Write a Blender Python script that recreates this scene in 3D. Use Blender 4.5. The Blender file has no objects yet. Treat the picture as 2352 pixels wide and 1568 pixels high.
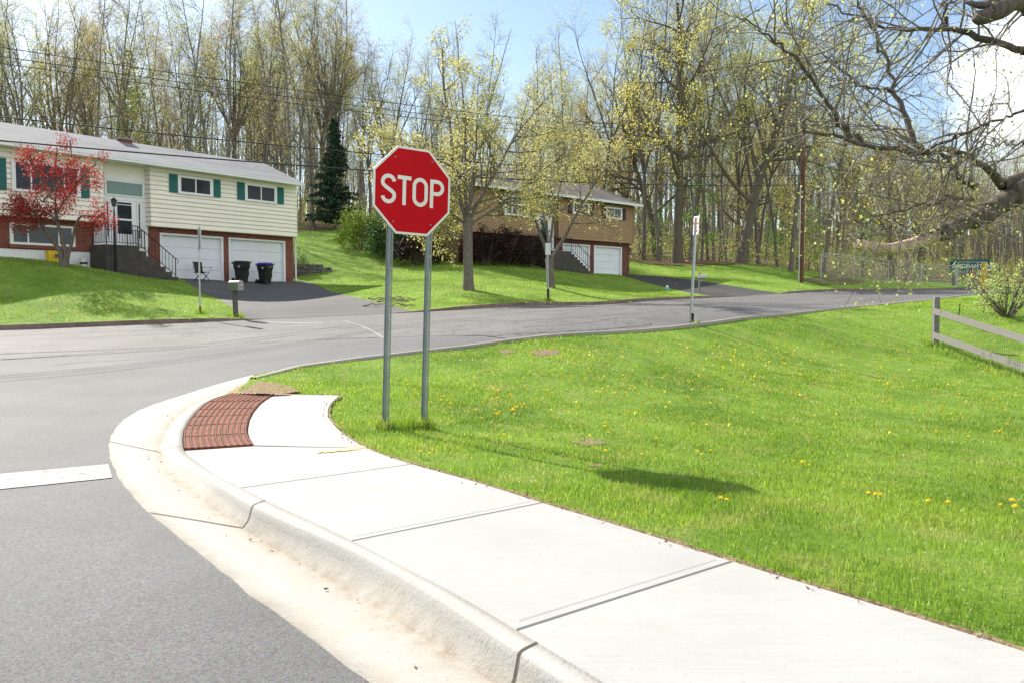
import bpy, math, random
import numpy as np
from mathutils import Vector, Matrix, Quaternion
from mathutils.geometry import delaunay_2d_cdt

# ------------------------------------------------------------------ camera, sun, sky, exposure
SC = bpy.context.scene
COL = SC.collection
EYE = 1.45
F = 1890.0            # focal length in pixels of a 2352 px wide picture
HOR = 687.0           # horizon line in that picture
PITCH = math.atan((784.0 - HOR) / F)
SUN_AZ, SUN_EL = -43.4, 37.0

cam_d = bpy.data.cameras.new('camera'); cam = bpy.data.objects.new('camera', cam_d); COL.objects.link(cam)
cam.location = (0, 0, EYE); cam.rotation_euler = (math.pi/2 - PITCH, 0, 0)
cam_d.sensor_width = 36.0; cam_d.lens = 36.0 * F / 2352.0
cam_d.clip_start = 0.05; cam_d.clip_end = 3000
SC.camera = cam

az, el = math.radians(SUN_AZ), math.radians(SUN_EL)
SUNV = Vector((math.sin(az)*math.cos(el), math.cos(az)*math.cos(el), math.sin(el)))
sd = bpy.data.lights.new('sun', 'SUN'); so = bpy.data.objects.new('sun', sd); COL.objects.link(so)
so.rotation_euler = SUNV.to_track_quat('Z', 'Y').to_euler()
sd.energy = 4.2; sd.angle = math.radians(0.5); sd.color = (1.0, 0.94, 0.83)

SC.view_settings.view_transform = 'Standard'; SC.view_settings.look = 'None'
SC.view_settings.exposure = 1.2; SC.view_settings.gamma = 1.0
SC.render.engine = 'CYCLES'
SC.cycles.max_bounces = 6; SC.cycles.transparent_max_bounces = 8; SC.cycles.diffuse_bounces = 3

W = bpy.data.worlds.new('World'); SC.world = W; W.use_nodes = True
wn, wl = W.node_tree.nodes, W.node_tree.links
wn.clear()
wo = wn.new('ShaderNodeOutputWorld'); bg = wn.new('ShaderNodeBackground')
sky = wn.new('ShaderNodeTexSky'); sky.sky_type = 'NISHITA'; sky.sun_disc = False
sky.sun_elevation = el; sky.sun_rotation = az
sky.air_density = 1.0; sky.dust_density = 0.6; sky.ozone_density = 1.2
bg.inputs['Strength'].default_value = 0.085
tc = wn.new('ShaderNodeTexCoord')
mp = wn.new('ShaderNodeMapping'); mp.inputs['Scale'].default_value = (3.2, 3.2, 7.0)
nz = wn.new('ShaderNodeTexNoise'); nz.inputs['Scale'].default_value = 1.0; nz.inputs['Detail'].default_value = 8; nz.inputs['Roughness'].default_value = 0.55
cr = wn.new('ShaderNodeValToRGB'); cr.color_ramp.elements[0].position = 0.60; cr.color_ramp.elements[1].position = 0.78
# clouds lie low and towards the right of the road (a lobe round one direction of the sky)
dt = wn.new('ShaderNodeVectorMath'); dt.operation = 'DOT_PRODUCT'; dt.inputs[1].default_value = Vector((0.585, 0.93, 0.215)).normalized()
mr = wn.new('ShaderNodeMapRange'); mr.inputs['From Min'].default_value = 0.988; mr.inputs['From Max'].default_value = 0.9995; mr.inputs['To Min'].default_value = -0.05; mr.inputs['To Max'].default_value = 0.26
ad = wn.new('ShaderNodeMath'); ad.operation = 'ADD'
mx = wn.new('ShaderNodeMixRGB'); mx.inputs[2].default_value = (8.6, 8.5, 8.4, 1)
wl.new(tc.outputs['Generated'], mp.inputs['Vector']); wl.new(mp.outputs['Vector'], nz.inputs['Vector'])
wl.new(tc.outputs['Generated'], dt.inputs[0]); wl.new(dt.outputs['Value'], mr.inputs['Value'])
wl.new(nz.outputs['Fac'], ad.inputs[0]); wl.new(mr.outputs['Result'], ad.inputs[1])
# added, unseen bank of bright cloud behind the viewer as fill for shaded walls
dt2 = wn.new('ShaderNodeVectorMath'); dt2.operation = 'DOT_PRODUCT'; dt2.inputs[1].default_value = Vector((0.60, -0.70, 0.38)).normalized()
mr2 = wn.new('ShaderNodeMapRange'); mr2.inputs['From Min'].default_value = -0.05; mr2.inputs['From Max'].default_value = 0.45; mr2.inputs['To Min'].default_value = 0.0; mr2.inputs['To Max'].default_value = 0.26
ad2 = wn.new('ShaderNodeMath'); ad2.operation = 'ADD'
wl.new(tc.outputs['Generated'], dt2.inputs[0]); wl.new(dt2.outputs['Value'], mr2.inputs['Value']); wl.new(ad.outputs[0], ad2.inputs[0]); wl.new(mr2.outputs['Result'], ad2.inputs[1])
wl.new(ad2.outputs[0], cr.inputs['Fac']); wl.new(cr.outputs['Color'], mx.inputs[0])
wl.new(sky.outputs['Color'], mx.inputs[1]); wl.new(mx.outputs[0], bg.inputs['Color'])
wl.new(bg.outputs['Background'], wo.inputs['Surface'])

# ------------------------------------------------------------------ picture -> world
RNG = np.random.default_rng(7)
cp_, sp_ = math.cos(PITCH), math.sin(PITCH)
def ray(px, py):
    a, b = (px - 1176.0) / F, -(py - 784.0) / F
    return Vector((a, cp_ + sp_*b, -sp_ + cp_*b))
def at(px, py, Y):
    d = ray(px, py); t = Y / d.y
    return Vector((d.x*t, Y, EYE + d.z*t))
def at_z(px, py, z):
    d = ray(px, py); t = (z - EYE) / d.z
    return Vector((d.x*t, d.y*t, z))

# ------------------------------------------------------------------ ground heights: a smooth surface through surveyed points
def P(px, py, Y): v = at(px, py, Y); return (v.x, v.y, v.z)
def PZ(px, py, z): v = at_z(px, py, z); return (v.x, v.y, v.z)
C1 = [(850,1568),(700,1455),(560,1352),(410,1232),(325,1163),(272,1100),(249,1040),(252,1005),(275,968),(330,935),(430,905),(500,882),(545,869),(585,860)]
C1Z = [0,0,0,0,0,0,0,0.0,0.01,0.03,0.08,0.15,0.20,0.24]
C5 = [(2352,1492),(2030,1390),(1683,1288),(1460,1215),(1245,1153),(1100,1105),(945,1065),(840,1028),(785,992),(757,962),(752,940),(763,921),(782,907)]
C5Z = [.14,.14,.14,.14,.14,.14,.14,.135,.13,.13,.14,.17,.19]
def L_near(y): return 0.11 * float(np.clip((13.0 - y) / 5.0, 0, 1))
CT = []
CT += [PZ(x, y, z) for (x, y), z in zip(C1, C1Z)]
for (x, y), z in zip(C5, C5Z):
    v = PZ(x, y, z); CT.append((v[0], v[1], z - L_near(v[1]) - 0.015))
CT += [(-6,3,0),(-7,6.5,0),(-3,-3,0),(3,-4,0),(-12,0,0),(-12,8,.03),(-14,12,.2),(-25,-5,-.1),(-30,6,.1)]
CT += [PZ(640,860,.29),PZ(880,815,.46),PZ(1060,798,.55),PZ(1250,780,.66),PZ(1590,745,.82),P(1720,731,22.4),P(1850,717,25.2),P(2000,703,29.2),P(2150,690,34),P(2260,676,41)]
CT += [PZ(0,757,.62),PZ(300,747,.70),PZ(580,735,.81),P(1040,713,29),P(1340,698,34.5),P(1640,684,41),P(1860,671,49),P(2000,668,55.5),P(2100,667,60.5),P(2190,666,66)]
CT += [PZ(0,800,.42),PZ(400,790,.40)]
CT += [(-25,17,.35),(-45,9,.2),(50,80,2.5),(70,98,3.0),(45,64,2.1),(60,84,2.7)]
HF = [P(0,592,32.2),P(150,612,30.5),P(60,660,26.5),P(250,655,28.5),P(375,640,37.6),P(520,647,40.5),P(655,652,43.2),P(470,680,33.5),
      P(740,690,33.5),P(880,655,39),P(720,620,47),P(740,560,54),P(700,533,60),P(800,530,60),P(960,560,54),
      P(1053,605,47),P(1150,606,48.5),P(1076,665,35),P(1267,661,38),P(1250,632,46),P(1428,634,57.3),P(1340,627,54),P(1500,652,51),P(1400,668,44),
      P(1480,607,63),P(1600,606,62),P(1700,607,61),P(1840,650,54),P(1720,648,52),P(1950,640,63),P(2100,655,71)]
CT += [(x, y, z - .10) for x, y, z in HF]
CT += [(-24,38,2.9),(-32,34,3.0),(-45,35,3.2),(-30,55,5.2),(-16,52,4.6),(-45,55,6),(-10,75,8.2),(10,78,5.6),(25,80,4.6),(40,85,3.6),(60,100,3.6),(-60,70,8),
       (0,120,11),(-60,120,13),(60,150,11),(110,110,6),(110,60,2),(-90,40,5),(-90,120,12),(30,150,13),(110,160,12),(-90,160,17),(0,160,17),(-45,160,17),(70,120,6)]
CT += [P(2148,797,22),(11.2,17.6,-.32),(7.7,17.4,-.2),(6.2,19.2,.25),(9,14,-.42),(16,12,-.6),(16,18,-.1),P(2312,727,24.5),
       (22,27,.8),(30,36,1.4),(40,45,1.6),(12,0,-.3),(20,3,-.5),(2.5,14,.10),(-.5,11.6,.08),(4.5,14,-.12)]
CT += [(x, y, z - L_near(y)) for x, y, z in ((.9,5.9,.08),(1.7,6.5,-.01),(-.25,7.6,.06),(.75,8.3,-.03),(-1.3,9.05,.075),(-.95,9.3,.03),(-.2,9.8,-.02),(2.2,9.5,-.17),(4.2,7.6,-.26),(3,4.2,.08),(4,5,-.04),(6,6.4,-.26),(7,9.5,-.42),(10,8,-.5),(5,10.5,-.35),(5.2,2.5,.02),(8,3,-.25))]
CT = np.array(CT)
def _tps(r2): return r2 * np.log(r2 + 1e-9)
_n = len(CT); _c = CT[:, :2]
_K = _tps(((_c[:, None] - _c[None])**2).sum(-1)) + np.eye(_n)*0.6
_A = np.zeros((_n+3, _n+3)); _A[:_n,:_n] = _K; _A[:_n,_n] = 1; _A[:_n,_n+1:] = _c; _A[_n,:_n] = 1; _A[_n+1:,:_n] = _c.T
_w = np.linalg.solve(_A, np.concatenate([CT[:,2], np.zeros(3)]))
def _tpsval(x, y):
    q = np.stack([x, y], -1); out = np.empty(len(q))
    for i in range(0, len(q), 20000):
        b = q[i:i+20000]
        out[i:i+20000] = _tps(((b[:,None]-_c[None])**2).sum(-1)) @ _w[:_n] + _w[_n] + b @ _w[_n+1:]
    return out
GX0, GX1, GY0, GY1, GS = -95.0, 125.0, -10.0, 175.0, 0.4
_gx = np.arange(GX0, GX1, GS); _gy = np.arange(GY0, GY1, GS)
_mx, _my = np.meshgrid(_gx, _gy)
_HG = _tpsval(_mx.ravel(), _my.ravel()).reshape(_mx.shape)
def H(x, y):
    x = np.asarray(x, float); y = np.asarray(y, float)
    fx = np.clip((x-GX0)/GS, 0, len(_gx)-1.001); fy = np.clip((y-GY0)/GS, 0, len(_gy)-1.001)
    i = fx.astype(int); j = fy.astype(int); fx = fx-i; fy = fy-j
    return (_HG[j,i]*(1-fx)+_HG[j,i+1]*fx)*(1-fy)+(_HG[j+1,i]*(1-fx)+_HG[j+1,i+1]*fx)*fy
def _hit(px, py, fn, y0=2.0, y1=170.0):
    d = ray(px, py); Y = np.geomspace(y0, y1, 3000); t = Y/d.y
    X = d.x*t; Z = EYE + d.z*t; g = Z - fn(X, Y)
    k = np.argmax(g < 0)
    if g[k] >= 0: k = len(Y)-1
    return Vector((X[k], Y[k], float(fn(X[k:k+1], Y[k:k+1])[0])))
def gr(px, py): return _hit(px, py, H)          # on the road-level surface

NEAR_PX = [(585,860),(640,852),(700,843),(780,831),(880,816),(1000,804),(1120,793),(1250,780),(1420,762),(1590,745),(1720,731),(1850,717),(2000,703),(2150,690),(2260,676)]
FAR_PX = [(0,757),(150,751.5),(300,746),(450,740.5),(580,735.5),(700,730),(880,721),(1040,713.5),(1180,707),(1340,699),(1500,691),(1640,684.5),(1760,677),(1860,672),(2000,668),(2100,667),(2190,666)]
NEAR = [gr(*p) for p in NEAR_PX[:12]] + [at(2000,703,29.0), at(2150,690,34.5), at(2260,676,42)]
FAR = [gr(*p) for p in FAR_PX[:14]] + [at(2000,668,55.5), at(2100,667,60.5), at(2190,666,66)]
def smooth(pts, n=2):
    a = np.array([tuple(p)[:2] for p in pts], float)
    for _ in range(n):
        b = a.copy(); b[1:-1] = .25*a[:-2] + .5*a[1:-1] + .25*a[2:]; a = b
    return a
NEAR = smooth(NEAR, 2); FAR = smooth(FAR, 2)
def extend(a, n0, n1):
    d0 = a[0]-a[1]; d0 /= np.linalg.norm(d0); d1 = a[-1]-a[-2]; d1 /= np.linalg.norm(d1)
    r = [a] 
    if n0: r.insert(0, (a[0]+d0*n0)[None])
    if n1: r.append((a[-1]+d1*n1)[None])
    return np.concatenate(r)
NEAR = extend(NEAR, 0, 60); FAR = extend(FAR, 40, 50)
def far_y(x): return np.interp(x, FAR[:,0], FAR[:,1])
# ------------------------------------------------------------------ mesh helpers
def np_mesh(name, verts, quads=None, tris=None, smooth=False, mats=(), qmat=None):
    me = bpy.data.meshes.new(name)
    verts = np.asarray(verts, np.float32)
    nq = 0 if quads is None else len(quads); nt = 0 if tris is None else len(tris)
    me.vertices.add(len(verts)); me.vertices.foreach_set('co', verts.ravel())
    loops = []
    if nq: loops.append(np.asarray(quads, np.int32).ravel())
    if nt: loops.append(np.asarray(tris, np.int32).ravel())
    loops = np.concatenate(loops)
    me.loops.add(len(loops)); me.loops.foreach_set('vertex_index', loops)
    me.polygons.add(nq+nt)
    st = np.concatenate([np.arange(nq)*4, nq*4+np.arange(nt)*3]).astype(np.int32)
    me.polygons.foreach_set('loop_start', st)
    if qmat is not None: me.polygons.foreach_set('material_index', np.asarray(qmat, np.int32))
    for m in mats: me.materials.append(m)
    me.update(calc_edges=True); me.validate()
    if smooth: me.polygons.foreach_set('use_smooth', np.ones(nq+nt, bool))
    return me
def link(name, me, parent=None, loc=None):
    o = bpy.data.objects.new(name, me); COL.objects.link(o)
    if parent is not None: o.parent = parent
    if loc is not None: o.location = loc
    return o
def tag(o, label=None, cat=None, group=None, kind=None):
    if label: o['label'] = label
    if cat: o['category'] = cat
    if group: o['group'] = group
    if kind: o['kind'] = kind
    return o
def empty(name, loc=(0,0,0), rz=0.0, label=None, cat=None, group=None):
    o = bpy.data.objects.new(name, None); COL.objects.link(o)
    o.location = loc; o.rotation_euler = (0, 0, rz); o.empty_display_size = .2
    return tag(o, label, cat, group)
class MB:
    def __init__(s): s.v = []; s.f = []; s.m = []
    def add(s, vs, fs, mi=0):
        n = len(s.v); s.v += [tuple(v) for v in vs]; s.f += [tuple(i+n for i in f) for f in fs]; s.m += [mi]*len(fs); return s
    def box(s, x0, x1, y0, y1, z0, z1, mi=0, M=None):
        vs = [Vector(p) for p in ((x0,y0,z0),(x1,y0,z0),(x1,y1,z0),(x0,y1,z0),(x0,y0,z1),(x1,y0,z1),(x1,y1,z1),(x0,y1,z1))]
        if M is not None: vs = [M @ v for v in vs]
        return s.add(vs, [(0,3,2,1),(4,5,6,7),(0,1,5,4),(1,2,6,5),(2,3,7,6),(3,0,4,7)], mi)
    def bbox(s, x0, x1, y0, y1, z0, z1, b=.01, mi=0, M=None):      # box with chamfered upright and top edges
        r = []
        for z, i in ((z0,0),(z1-b,0),(z1,b)):
            for (x, y, sx, sy) in ((x0,y0,1,1),(x1,y0,-1,1),(x1,y1,-1,-1),(x0,y1,1,-1)):
                a = (x+sx*(b+i), y+sy*i, z); c = (x+sx*i, y+sy*(b+i), z)
                r += ([c, a] if (sx*sy > 0) else [a, c])
        vs = [Vector(p) for p in r]
        if M is not None: vs = [M @ v for v in vs]
        fs = [tuple(range(7,-1,-1)), tuple(range(16,24))]
        for k in range(2):
            for i in range(8): fs.append((k*8+i, k*8+(i+1)%8, k*8+8+(i+1)%8, k*8+8+i))
        return s.add(vs, fs, mi)
    def tube(s, pts, r, k=6, mi=0, cap=True):
        pts = [Vector(p) for p in pts]; n = len(pts)
        rs = r if hasattr(r, '__len__') else [r]*n
        vs = []; prev = None
        for i, p in enumerate(pts):
            t = (pts[min(i+1,n-1)] - pts[max(i-1,0)]).normalized()
            a = t.orthogonal().normalized() if prev is None else (prev - t*prev.dot(t)).normalized()
            prev = a; b = t.cross(a)
            vs += [p + (a*math.cos(2*math.pi*j/k) + b*math.sin(2*math.pi*j/k))*rs[i] for j in range(k)]
        fs = [(i*k+j, i*k+(j+1)%k, (i+1)*k+(j+1)%k, (i+1)*k+j) for i in range(n-1) for j in range(k)]
        if cap: fs += [tuple(range(k-1,-1,-1)), tuple(range((n-1)*k, n*k))]
        return s.add(vs, fs, mi)
    def bar(s, a, b, w, h, mi=0, up=(0,0,1)):      # rectangular bar from a to b
        a, b = Vector(a), Vector(b); t = (b-a).normalized(); u = Vector(up); sd_ = t.cross(u).normalized(); u = sd_.cross(t)
        vs = [p + sd_*(i*w/2) + u*(j*h/2) for p in (a,b) for (i,j) in ((-1,-1),(1,-1),(1,1),(-1,1))]
        return s.add(vs, [(0,1,2,3),(7,6,5,4),(0,4,5,1),(1,5,6,2),(2,6,7,3),(3,7,4,0)], mi)
    def lathe(s, prof, k=16, c=(0,0,0), mi=0, sx=1, sy=1):
        vs = [(c[0]+r*sx*math.cos(2*math.pi*j/k), c[1]+r*sy*math.sin(2*math.pi*j/k), c[2]+z) for r, z in prof for j in range(k)]
        n = len(prof)
        fs = [(i*k+j, i*k+(j+1)%k, (i+1)*k+(j+1)%k, (i+1)*k+j) for i in range(n-1) for j in range(k)]
        fs += [tuple(range(k-1,-1,-1)), tuple(range((n-1)*k, n*k))]
        return s.add(vs, fs, mi)
    def prism(s, poly, ax, d0, d1, mi=0, M=None):     # polygon (2D) extruded along an axis: 'x','y','z'
        def p3(p, d): return {'x': (d,p[0],p[1]), 'y': (p[0],d,p[1]), 'z': (p[0],p[1],d)}[ax]
        n = len(poly); vs = [Vector(p3(p,d0)) for p in poly] + [Vector(p3(p,d1)) for p in poly]
        if M is not None: vs = [M @ v for v in vs]
        fs = [tuple(range(n-1,-1,-1)), tuple(range(n,2*n))] + [(i,(i+1)%n,n+(i+1)%n,n+i) for i in range(n)]
        return s.add(vs, fs, mi)
    def mesh(s, name, mats, smooth=False):
        me = bpy.data.meshes.new(name); me.from_pydata(s.v, [], s.f)
        for m in (mats if isinstance(mats, (list,tuple)) else [mats]): me.materials.append(m)
        me.polygons.foreach_set('material_index', np.array(s.m, np.int32))
        if smooth: me.polygons.foreach_set('use_smooth', np.ones(len(s.f), bool))
        me.update(); return me
    def build(s, name, mats, parent=None, smooth=False, loc=None):
        me = s.mesh(name, mats, smooth)
        import bmesh
        bm = bmesh.new(); bm.from_mesh(me); bmesh.ops.recalc_face_normals(bm, faces=bm.faces); bm.to_mesh(me); bm.free()
        return link(name, me, parent, loc)
def copy_tree(o, parent=None):
    c = o.copy(); COL.objects.link(c); c.parent = parent
    for ch in o.children: copy_tree(ch, c)
    return c

# ------------------------------------------------------------------ materials
def srgb(r, g, b): 
    f = lambda c: c/12.92 if c <= .04045 else ((c+.055)/1.055)**2.4
    return (f(r/255), f(g/255), f(b/255), 1)
class NT:
    def __init__(s, name):
        s.m = bpy.data.materials.new(name); s.m.use_nodes = True; s.t = s.m.node_tree; s.N = s.t.nodes; s.L = s.t.links
        s.b = s.N['Principled BSDF']; s.out = s.N['Material Output']
    def n(s, t, **kw):
        o = s.N.new('ShaderNode'+t)
        for k, v in kw.items():
            if k in o.inputs: s.set(o.inputs[k], v)
            else: setattr(o, k, v)
        return o
    def set(s, i, v):
        if isinstance(v, bpy.types.NodeSocket): s.L.new(v, i)
        else: i.default_value = v
    def coord(s, scale=(1,1,1), kind='Object'):
        m = s.n('Mapping'); m.inputs['Scale'].default_value = scale if hasattr(scale,'__len__') else (scale,)*3
        s.L.new(s.n('TexCoord').outputs[kind], m.inputs['Vector']); return m.outputs['Vector']
    def noise(s, vec, scale, detail=4, rough=.55, dist=0):
        o = s.n('TexNoise', Scale=scale, Detail=detail, Roughness=rough, Distortion=dist); s.L.new(vec, o.inputs['Vector']); return o.outputs['Fac']
    def ramp(s, fac, stops):
        o = s.n('ValToRGB'); e = o.color_ramp.elements
        while len(e) < len(stops): e.new(.5)
        for k, (p, c) in zip(e, stops): k.position = p; k.color = c if len(c) == 4 else (*c, 1)
        s.L.new(fac, o.inputs['Fac']); return o.outputs['Color']
    def mix(s, f, a, b, mode='MIX'):
        o = s.n('MixRGB', blend_type=mode); s.set(o.inputs[0], f); s.set(o.inputs[1], a); s.set(o.inputs[2], b); return o.outputs[0]
    def math(s, op, a, b=0.0):
        o = s.n('Math', operation=op); s.set(o.inputs[0], a); s.set(o.inputs[1], b); return o.outputs[0]
    def bump(s, h, strength=.3, dist=.01):
        o = s.n('Bump', Strength=strength, Distance=dist); s.L.new(h, o.inputs['Height']); s.L.new(o.outputs['Normal'], s.b.inputs['Normal']); return o
    def fin(s, col=None, rough=None, metal=None, spec=None):
        for k, v in (('Base Color',col),('Roughness',rough),('Metallic',metal),('Specular IOR Level',spec)):
            if v is not None: s.set(s.b.inputs[k], v)
        return s.m
def plain(name, c, rough=.6, metal=0, var=.12, scale=6.0, spec=.4, bump=0):
    t = NT(name); v = t.coord()
    a = t.noise(v, scale, 5); dk = tuple(x*(1-var) for x in c[:3])+(1,); lt = tuple(min(1,x*(1+var)) for x in c[:3])+(1,)
    col = t.ramp(a, [(.3,dk),(.7,lt)])
    if bump: t.bump(t.noise(v, scale*8, 4), bump, .01)
    return t.fin(col, rough, metal, spec)
M = {}
def asphalt(name, c, big, crack):
    t = NT(name); v = t.coord()
    f = t.noise(v, 95, 3, .7); g = t.noise(v, .55, 5, .6); vo = t.n('TexVoronoi', Scale=75.0); t.L.new(v, vo.inputs['Vector'])
    col = t.ramp(f, [(.30, tuple(x*.45 for x in c)), (.5, c), (.66, tuple(x*1.35 for x in c)), (.78, tuple(min(1,x*2.3) for x in c))])
    col = t.mix(.5, col, t.mix(1.0, col, vo.outputs['Color'], 'MULTIPLY')) 
    hs = t.n('HueSaturation', Saturation=.35, Value=1.25); t.L.new(col, hs.inputs['Color']); col = hs.outputs['Color']
    lo = (1-big,)*3; hi = (1+big,)*3
    col = t.mix(1.0, col, t.ramp(g, [(.3, lo), (.7, hi)]), 'MULTIPLY')
    if crack:
        # long wandering streaks of wear along the wheel tracks
        w = t.noise(t.coord((.22,.22,.22)), 3.0, 8, .62, .6)
        col = t.mix(t.ramp(w, [(.485,(0,0,0)),(.5,(1,1,1)),(.515,(0,0,0))]), col, tuple(x*.55 for x in c)+(1,))
    t.bump(f, .55, .006)
    return t.fin(col, .82, 0, .35)
M['asphalt_new'] = asphalt('asphalt_new', (.108,.1065,.110), .2, False)
M['asphalt_old'] = asphalt('asphalt_old', (.128,.119,.109), .17, True)
M['asphalt_drive'] = asphalt('asphalt_drive', (.088,.082,.084), .2, False)
M['asphalt_black'] = asphalt('asphalt_black', (.046,.046,.05), .15, False)
def concrete(name, c, stain, brush=True):
    t = NT(name); v = t.coord()
    a = t.noise(v, 1.6, 6, .6); b = t.noise(v, 60, 4, .6)
    col = t.ramp(a, [(.3, tuple(x*.90 for x in c)), (.7, tuple(min(1,x*1.06) for x in c))])
    col = t.mix(t.ramp(b, [(.30,(1,1,1)),(.36,(0,0,0))]), col, tuple(x*.72 for x in c)+(1,))
    rnd = t.n('ObjectInfo').outputs['Random']; rv = t.math('ADD', t.math('MULTIPLY', rnd, .09), .955); cm = t.n('CombineXYZ'); [t.L.new(rv, cm.inputs[i_]) for i_ in range(3)]; col = t.mix(1.0, col, cm.outputs[0], 'MULTIPLY')
    if stain:
        s1 = t.noise(v, 3.2, 7, .62, .5)
        col = t.mix(t.math('MULTIPLY', t.ramp(s1, [(.46,(0,0,0)),(.74,(1,1,1))]), stain), col, (.36,.265,.15,1))
    if stain > .2:      # road dirt washed against the foot of the kerb
        at_ = t.n('Attribute', attribute_name='dirt'); dn = t.noise(v, 9, 6, .7)
        dk = t.math('MULTIPLY', t.math('MULTIPLY', at_.outputs['Fac'], .75), t.ramp(dn, [(.28,(0,0,0)),(.62,(1,1,1))]))
        col = t.mix(dk, col, t.ramp(dn, [(.3,(.36,.27,.15)),(.6,(.24,.18,.12))]))
    if brush:
        m = t.n('Mapping'); m.inputs['Rotation'].default_value = (0,0,math.radians(-38)); m.inputs['Scale'].default_value = (3,130,3)
        t.L.new(t.n('TexCoord').outputs['Object'], m.inputs['Vector'])
        br = t.noise(m.outputs['Vector'], 1.0, 3, .6); col = t.mix(t.ramp(br, [(.40,(.34,)*3),(.62,(0,)*3)]), col, tuple(x*.80 for x in c)+(1,))
        t.bump(t.math('ADD', br, b), .28, .004)
    else:
        pit = t.noise(v, 38, 5, .75); col = t.mix(t.ramp(pit, [(.33,(.75,)*3),(.39,(0,)*3)]), col, tuple(x*.55 for x in c)+(1,)); t.bump(t.math('ADD', b, pit), .5, .007)
    return t.fin(col, .85, 0, .3)
M['concrete'] = concrete('sidewalk_concrete', (.385,.382,.368), .10)
M['curbcon'] = concrete('kerb_concrete', (.395,.386,.358), .24, False)
M['pancon'] = concrete('gutter_concrete', (.385,.373,.342), .28, False)
M['oldcon'] = concrete('old_concrete', (.27,.25,.22), .25, False)
M['dirtcon'] = concrete('gutter_silt', (.31,.275,.225), .7, False)
M['stoopcon'] = concrete('stoop_concrete', (.062,.056,.054), .15, False)
def lawnmat(name, g1, g2, dry, blades=False):
    t = NT(name); v = t.coord()
    a = t.noise(v, .55, 6, .62, .4); b = t.noise(v, 2.6, 5, .65)
    col = t.ramp(a, [(.32, g1), (.62, g2)])
    col = t.mix(t.ramp(b, [(.50,(0,0,0)),(.78,(.85,)*3)]), col, (*dry,1))
    if blades:
        r = t.n('NewGeometry').outputs['Random Per Island']
        col = t.mix(1.0, col, t.ramp(r, [(0,(.60,.66,.6)),(.5,(1,1,1)),(.9,(1.2,1.12,1.1)),(.97,(1.7,1.45,1.6)),(1,(2.3,1.9,3.0))]), 'MULTIPLY')
        t.fin(col, .42, 0, .5)
        tr = t.n('BsdfTranslucent'); t.L.new(t.mix(1.0, col, (1.15,1.12,.7,1), 'MULTIPLY'), tr.inputs['Color'])
        ms = t.n('MixShader'); ms.inputs[0].default_value = .48
        t.L.new(t.b.outputs[0], ms.inputs[1]); t.L.new(tr.outputs[0], ms.inputs[2]); t.L.new(ms.outputs[0], t.out.inputs['Surface'])
        return t.m
    c = t.noise(v, 70, 4, .7)
    col = t.mix(1.0, col, t.ramp(c, [(.3,(.55,)*3),(.65,(1.2,)*3)]), 'MULTIPLY')
    t.bump(c, 1.0, .03)
    return t.fin(col, .9, 0, .15)
M['lawn'] = lawnmat('lawn_turf', (.12,.23,.022), (.22,.36,.045), (.34,.36,.12))
M['blade'] = lawnmat('grass_blade', (.15,.275,.030), (.275,.405,.060), (.43,.42,.17), True)
M['blade_far'] = M['blade']
def floor_m():
    t = NT('leaf_litter'); v = t.coord(); a = t.noise(v, .35, 6, .6); b = t.noise(v, 9, 5, .7)
    col = t.ramp(b, [(.3,(.05,.035,.02)),(.5,(.16,.11,.065)),(.7,(.27,.19,.12))])
    col = t.mix(t.ramp(a, [(.5,(0,0,0)),(.62,(1,1,1))]), col, (.09,.16,.03,1)); t.bump(b, .8, .05)
    return t.fin(col, .95, 0, .1)
M['floor'] = floor_m()
def soil_m():
    t = NT('soil'); v = t.coord(); b = t.noise(v, 28, 6, .7)
    col = t.ramp(b, [(.3,(.10,.065,.04)),(.5,(.27,.19,.12)),(.72,(.45,.36,.26))]); t.bump(b, .9, .03); return t.fin(col, .95, 0, .1)
M['soil'] = soil_m()
M['stone'] = plain('kerb_stone', (.17,.125,.10,1), .85, 0, .35, 2.5, .3, .4)
M['marking'] = None
def paintm(name, c, wear):
    t = NT(name); v = t.coord(); a = t.noise(v, 11, 9, .78)
    col = t.ramp(a, [(wear-.05,(.20,.195,.19)),(wear+.06,c)]); t.bump(a, .4, .003); return t.fin(col, .8, 0, .3)
M['marking'] = paintm('road_paint', (.34,.34,.33), .455)
M['marking_faint'] = paintm('faint_road_paint', (.30,.30,.30), .52)
M['orange_paint'] = paintm('orange_spray_paint', (.80,.52,.20), .40)
M['crackfill'] = plain('road_crack_dark', (.045,.043,.042,1), .9)

# ------------------------------------------------------------------ the plan: outlines on the ground
def poly_of(pts, zs): return [at_z(x, y, z) for (x, y), z in zip(pts, zs)]
def resample(pts, n, t=None):
    a = np.array([tuple(p) for p in pts], float); d = np.r_[0, np.cumsum(np.linalg.norm(np.diff(a[:,:2],axis=0),axis=1))]
    q = np.linspace(0, d[-1], n) if t is None else np.asarray(t)*d[-1]
    return np.stack([np.interp(q, d, a[:,k]) for k in range(a.shape[1])], -1)
def soft(a, n=2):
    a = a.copy()
    for _ in range(n):
        b = a.copy(); b[1:-1] = .25*a[:-2]+.5*a[1:-1]+.25*a[2:]; a = b
    return a
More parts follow.
